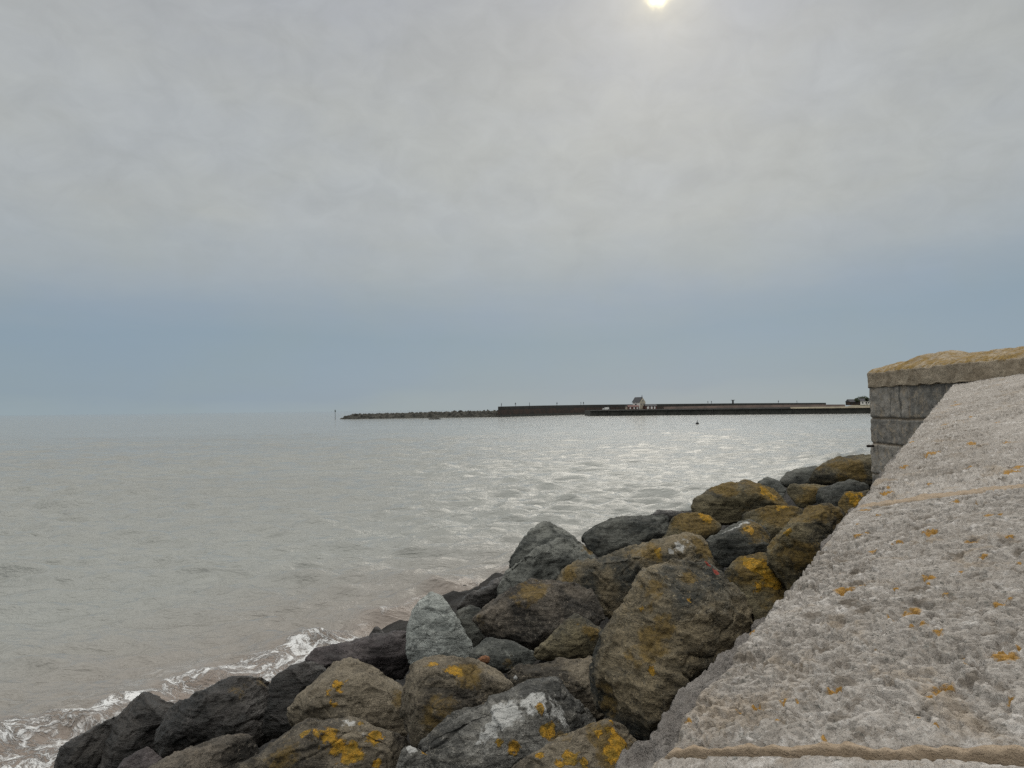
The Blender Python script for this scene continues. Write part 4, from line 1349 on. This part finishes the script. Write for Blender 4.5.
PM = person_mesh()
people = [(501.5, 'lone dark figure at the very tip of the high harbour wall'), (515.5, 'dark figure second from the tip of the high harbour wall'),
          (529.5, 'dark figure third from the tip of the high harbour wall, walking alone'), (557, 'faint dark figure midway along the high harbour wall'),
          (581, 'left walker of the close pair on the harbour wall, left of the railed quay end'), (583.6, 'right walker of the close pair on the harbour wall, left of the railed quay end'),
          (708, 'left walker of the faint pair on the harbour wall, right of the white house'), (711.5, 'right walker of the faint pair on the harbour wall, right of the white house'),
          (778.5, 'dark figure standing alone on the right stretch of the harbour wall'), (797, 'rightmost dark figure on the far harbour wall')]
for i, (px, lab) in enumerate(people):
    xs_ = [p[0] for p in mole_pl]
    d = float(np.interp(px, xs_, [p[1] for p in mole_pl])) + 1.6
    tz = float(np.interp(px, xs_, [p[2] for p in mole_pl]))
    o = link('person', PM, M['cloth'])
    o.location = (at(px, hz_y(px), d).x, d, tz - 0.02)
    o.rotation_euler = (0, 0, 1.3 + 1.7 * i)
    o.scale = (1.12, 1.12, 1.06 if i % 3 else 1.0)
    tag(o, lab, 'person', 'walkers on the harbour wall')

# kiosk with a flat overhanging roof on the wall (T shape)
xs_ = [p[0] for p in mole_pl]
d = float(np.interp(733, xs_, [p[1] for p in mole_pl])) + 2.0
t = empty('shelter', (at(733, hz_y(733), d).x, d, 5.68))
tag(t, 'small open shelter with an overhanging flat roof on the far harbour wall', 'shelter')
bm = bmesh.new()
bm_box(bm, (0, 0, 1.0), (0.9, 0.9, 2.0))
bm_obj('post', bm, M['iron'], t)
bm = bmesh.new()
bm_box(bm, (0, 0, 2.15), (2.3, 1.6, 0.3))
bm_obj('roof', bm, M['roof'], t)

# sea mark, buoy, outlying rock
c = on_sea(335.2, 419.3)
t = empty('marker_post', c)
tag(t, 'thin upright marker post in the sea off the left tip of the breakwater', 'post')
bm = bmesh.new()
bmesh.ops.create_cone(bm, cap_ends=True, segments=10, radius1=0.13, radius2=0.11, depth=6.0, matrix=Matrix.Translation((0, 0, 1.4)))
bm_obj('pole', bm, plain_mat('weathered_grey_pole', (0.17, 0.18, 0.18)), t, smooth=True)
bm = bmesh.new()
bmesh.ops.create_cone(bm, cap_ends=True, segments=10, radius1=0.26, radius2=0.22, depth=1.0, matrix=Matrix.Translation((0, 0, 3.9)))
bm_obj('topmark', bm, plain_mat('dark_green_paint', (0.05, 0.07, 0.06)), t, smooth=True)
c = on_sea(697.3, 424.2)
t = empty('buoy', c)
tag(t, 'tiny dark buoy floating alone in front of the quay', 'buoy')
bm = bmesh.new()
bmesh.ops.create_uvsphere(bm, u_segments=14, v_segments=10, radius=0.34, matrix=Matrix.Translation((0, 0, 0.12)) @ Matrix.Diagonal((1, 1, 0.9, 1)))
bm_obj('float', bm, M['iron'], t, smooth=True)
bm = bmesh.new()
bmesh.ops.create_cone(bm, cap_ends=True, segments=8, radius1=0.10, radius2=0.05, depth=0.5, matrix=Matrix.Translation((0, 0, 0.6)))
bm_obj('stem', bm, M['iron'], t)
c = on_sea(434.5, 419.4)
bm = bmesh.new()
bmesh.ops.create_icosphere(bm, subdivisions=4, radius=1.0)
P = np.array([v.co[:] for v in bm.verts])
dn = 1 + 0.35 * fbm(P, 1.4, 3, 3.0)
for v, k_ in zip(bm.verts, dn): v.co = Vector((v.co.x * 2.6 * k_, v.co.y * 1.4 * k_, v.co.z * 0.5 * k_))
o = bm_obj('outlying_rock', bm, M['far_rock'])
o.location = (c.x, c.y, 0.0)
tag(o, 'low dark rock awash just in front of the rubble breakwater', 'rock')

# ------------------------------------------------------------------ far land with houses and trees right of the harbour
def land():
    px = np.linspace(822, 1500, 120)
    dd = np.linspace(520, 900, 24)
    P = []
    for d in dd:
        for p in px:
            c = at(p, hz_y(p), d)
            g = sstep(822, 870, p) * (1 - ((d - 710) / 190) ** 2)
            P.append((c.x, d, -1 + 6.8 * g + 1.0 * math.sin(p * 0.05 + d * 0.01) * g))
    P = np.array(P)
    o = link('headland', mesh_from('headland', P, grid_faces(len(dd), len(px))), plain_mat('dry_grass_land', (0.17, 0.15, 0.10), (0.11, 0.11, 0.07), 0.95, 0.03))
    tag(o, kind='structure')
land()


def far_house(px, d, z0, w_, hh, rz, wm, label):
    c = at(px, hz_y(px), d)
    t = empty('far_house', (c.x, d, z0), rz)
    tag(t, label, 'house', 'houses right of the harbour')
    bm = bmesh.new()
    bm_box(bm, (0, 0, hh / 2), (w_, 6, hh))
    bm_obj('wall', bm, wm, t)
    bm = bmesh.new()
    gable(bm, (0, 0), w_ + 0.6, 6.8, hh, hh + 2.2)
    r = bm_obj('roof', bm, M['roof'], t)
    bm = bmesh.new()
    bm_box(bm, (w_ * 0.32, 0, hh + 2.2), (0.8, 0.8, 1.6))
    bm_obj('chimney', bm, M['brick'], r)
    for k in (-0.28, 0.05, 0.3):
        bm = bmesh.new()
        bm_box(bm, (w_ * k, -3.04, hh * 0.55), (0.9, 0.08, 1.2))
        bm_obj('window', bm, M['glass'], t)


far_house(853, 600, 3.4, 9, 2.6, 0.1, M['mole_red'], 'dark-roofed house left of the white-walled house at the harbour end')
far_house(864.5, 610, 3.6, 8, 3.0, -0.15, M['white'], 'white-walled house nearest the round wall, beyond the quay')


def tree(px, d, z0, hh, cw, seed, label):
    rg = random.Random(seed)
    c = at(px, hz_y(px), d)
    t = empty('tree', (c.x, d, z0))
    tag(t, label, 'tree', 'trees beyond the quay')
    bm = bmesh.new()
    bmesh.ops.create_cone(bm, cap_ends=True, segments=8, radius1=0.3, radius2=0.12, depth=hh * 0.7, matrix=Matrix.Translation((0, 0, hh * 0.35)))
    for k in range(4):
        a = k * 1.6 + seed
        bmesh.ops.create_cone(bm, cap_ends=True, segments=6, radius1=0.12, radius2=0.04, depth=hh * 0.4,
                              matrix=Matrix.Translation((math.cos(a) * cw * 0.15, math.sin(a) * cw * 0.15, hh * 0.6)) @ Matrix.Rotation(0.7, 4, Vector((-math.sin(a), math.cos(a), 0))))
    bm_obj('trunk', bm, M['bark'], t)
    V, Fc = [], []
    for b in range(9):
        bc = Vector((rg.gauss(0, 0.33) * cw * 0.5, rg.gauss(0, 0.33) * cw * 0.5, hh * rg.uniform(0.55, 0.95)))
        br = cw * rg.uniform(0.16, 0.26)
        for k in range(160):
            v = Vector((rg.gauss(0, 1), rg.gauss(0, 1), rg.gauss(0, 0.7)))
            v = bc + v.normalized() * br * rg.uniform(0.4, 1.05)
            u1 = Vector((rg.gauss(0, 1), rg.gauss(0, 1), rg.gauss(0, 1))).normalized() * 0.32
            u2 = u1.orthogonal().normalized() * 0.22
            i0 = len(V)
            V += [v - u1, v + u2, v + u1, v - u2]
            Fc.append((i0, i0 + 1, i0 + 2, i0 + 3))
    link('crown', mesh_from('crown', np.array([x[:] for x in V]), np.array(Fc), smooth=False), M['leaf'], t)


tree(857.5, 590, 3.6, 5.5, 5.0, 3, 'dark tree in front of the far dark-roofed house')
tree(862, 620, 3.8, 6.4, 8.0, 4, 'tallest dark tree on the skyline left of the round wall')
tree(867, 590, 3.4, 5.8, 4.2, 5, 'small dark tree nearest the round wall on the skyline')

# ------------------------------------------------------------------ promenade behind the wall, under the viewer
bm = bmesh.new()
bm_box(bm, (4.0, -6.0, H - 1.75), (10, 14, 0.3))
tag(bm_obj('promenade', bm, plain_mat('worn_concrete', (0.28, 0.27, 0.25), (0.22, 0.21, 0.20), 0.9, 3.0)), kind='structure')

scene.cycles.use_denoising = False
scene.cycles.denoiser = 'OPENIMAGEDENOISE'
scene.cycles.denoising_input_passes = 'RGB_ALBEDO_NORMAL'
scene.cycles.denoising_prefilter = 'FAST'
scene.cycles.max_bounces = 6
scene.cycles.sample_clamp_indirect = 6.0
print('verts', sum(len(o.data.vertices) for o in scene.objects if o.type == 'MESH'))
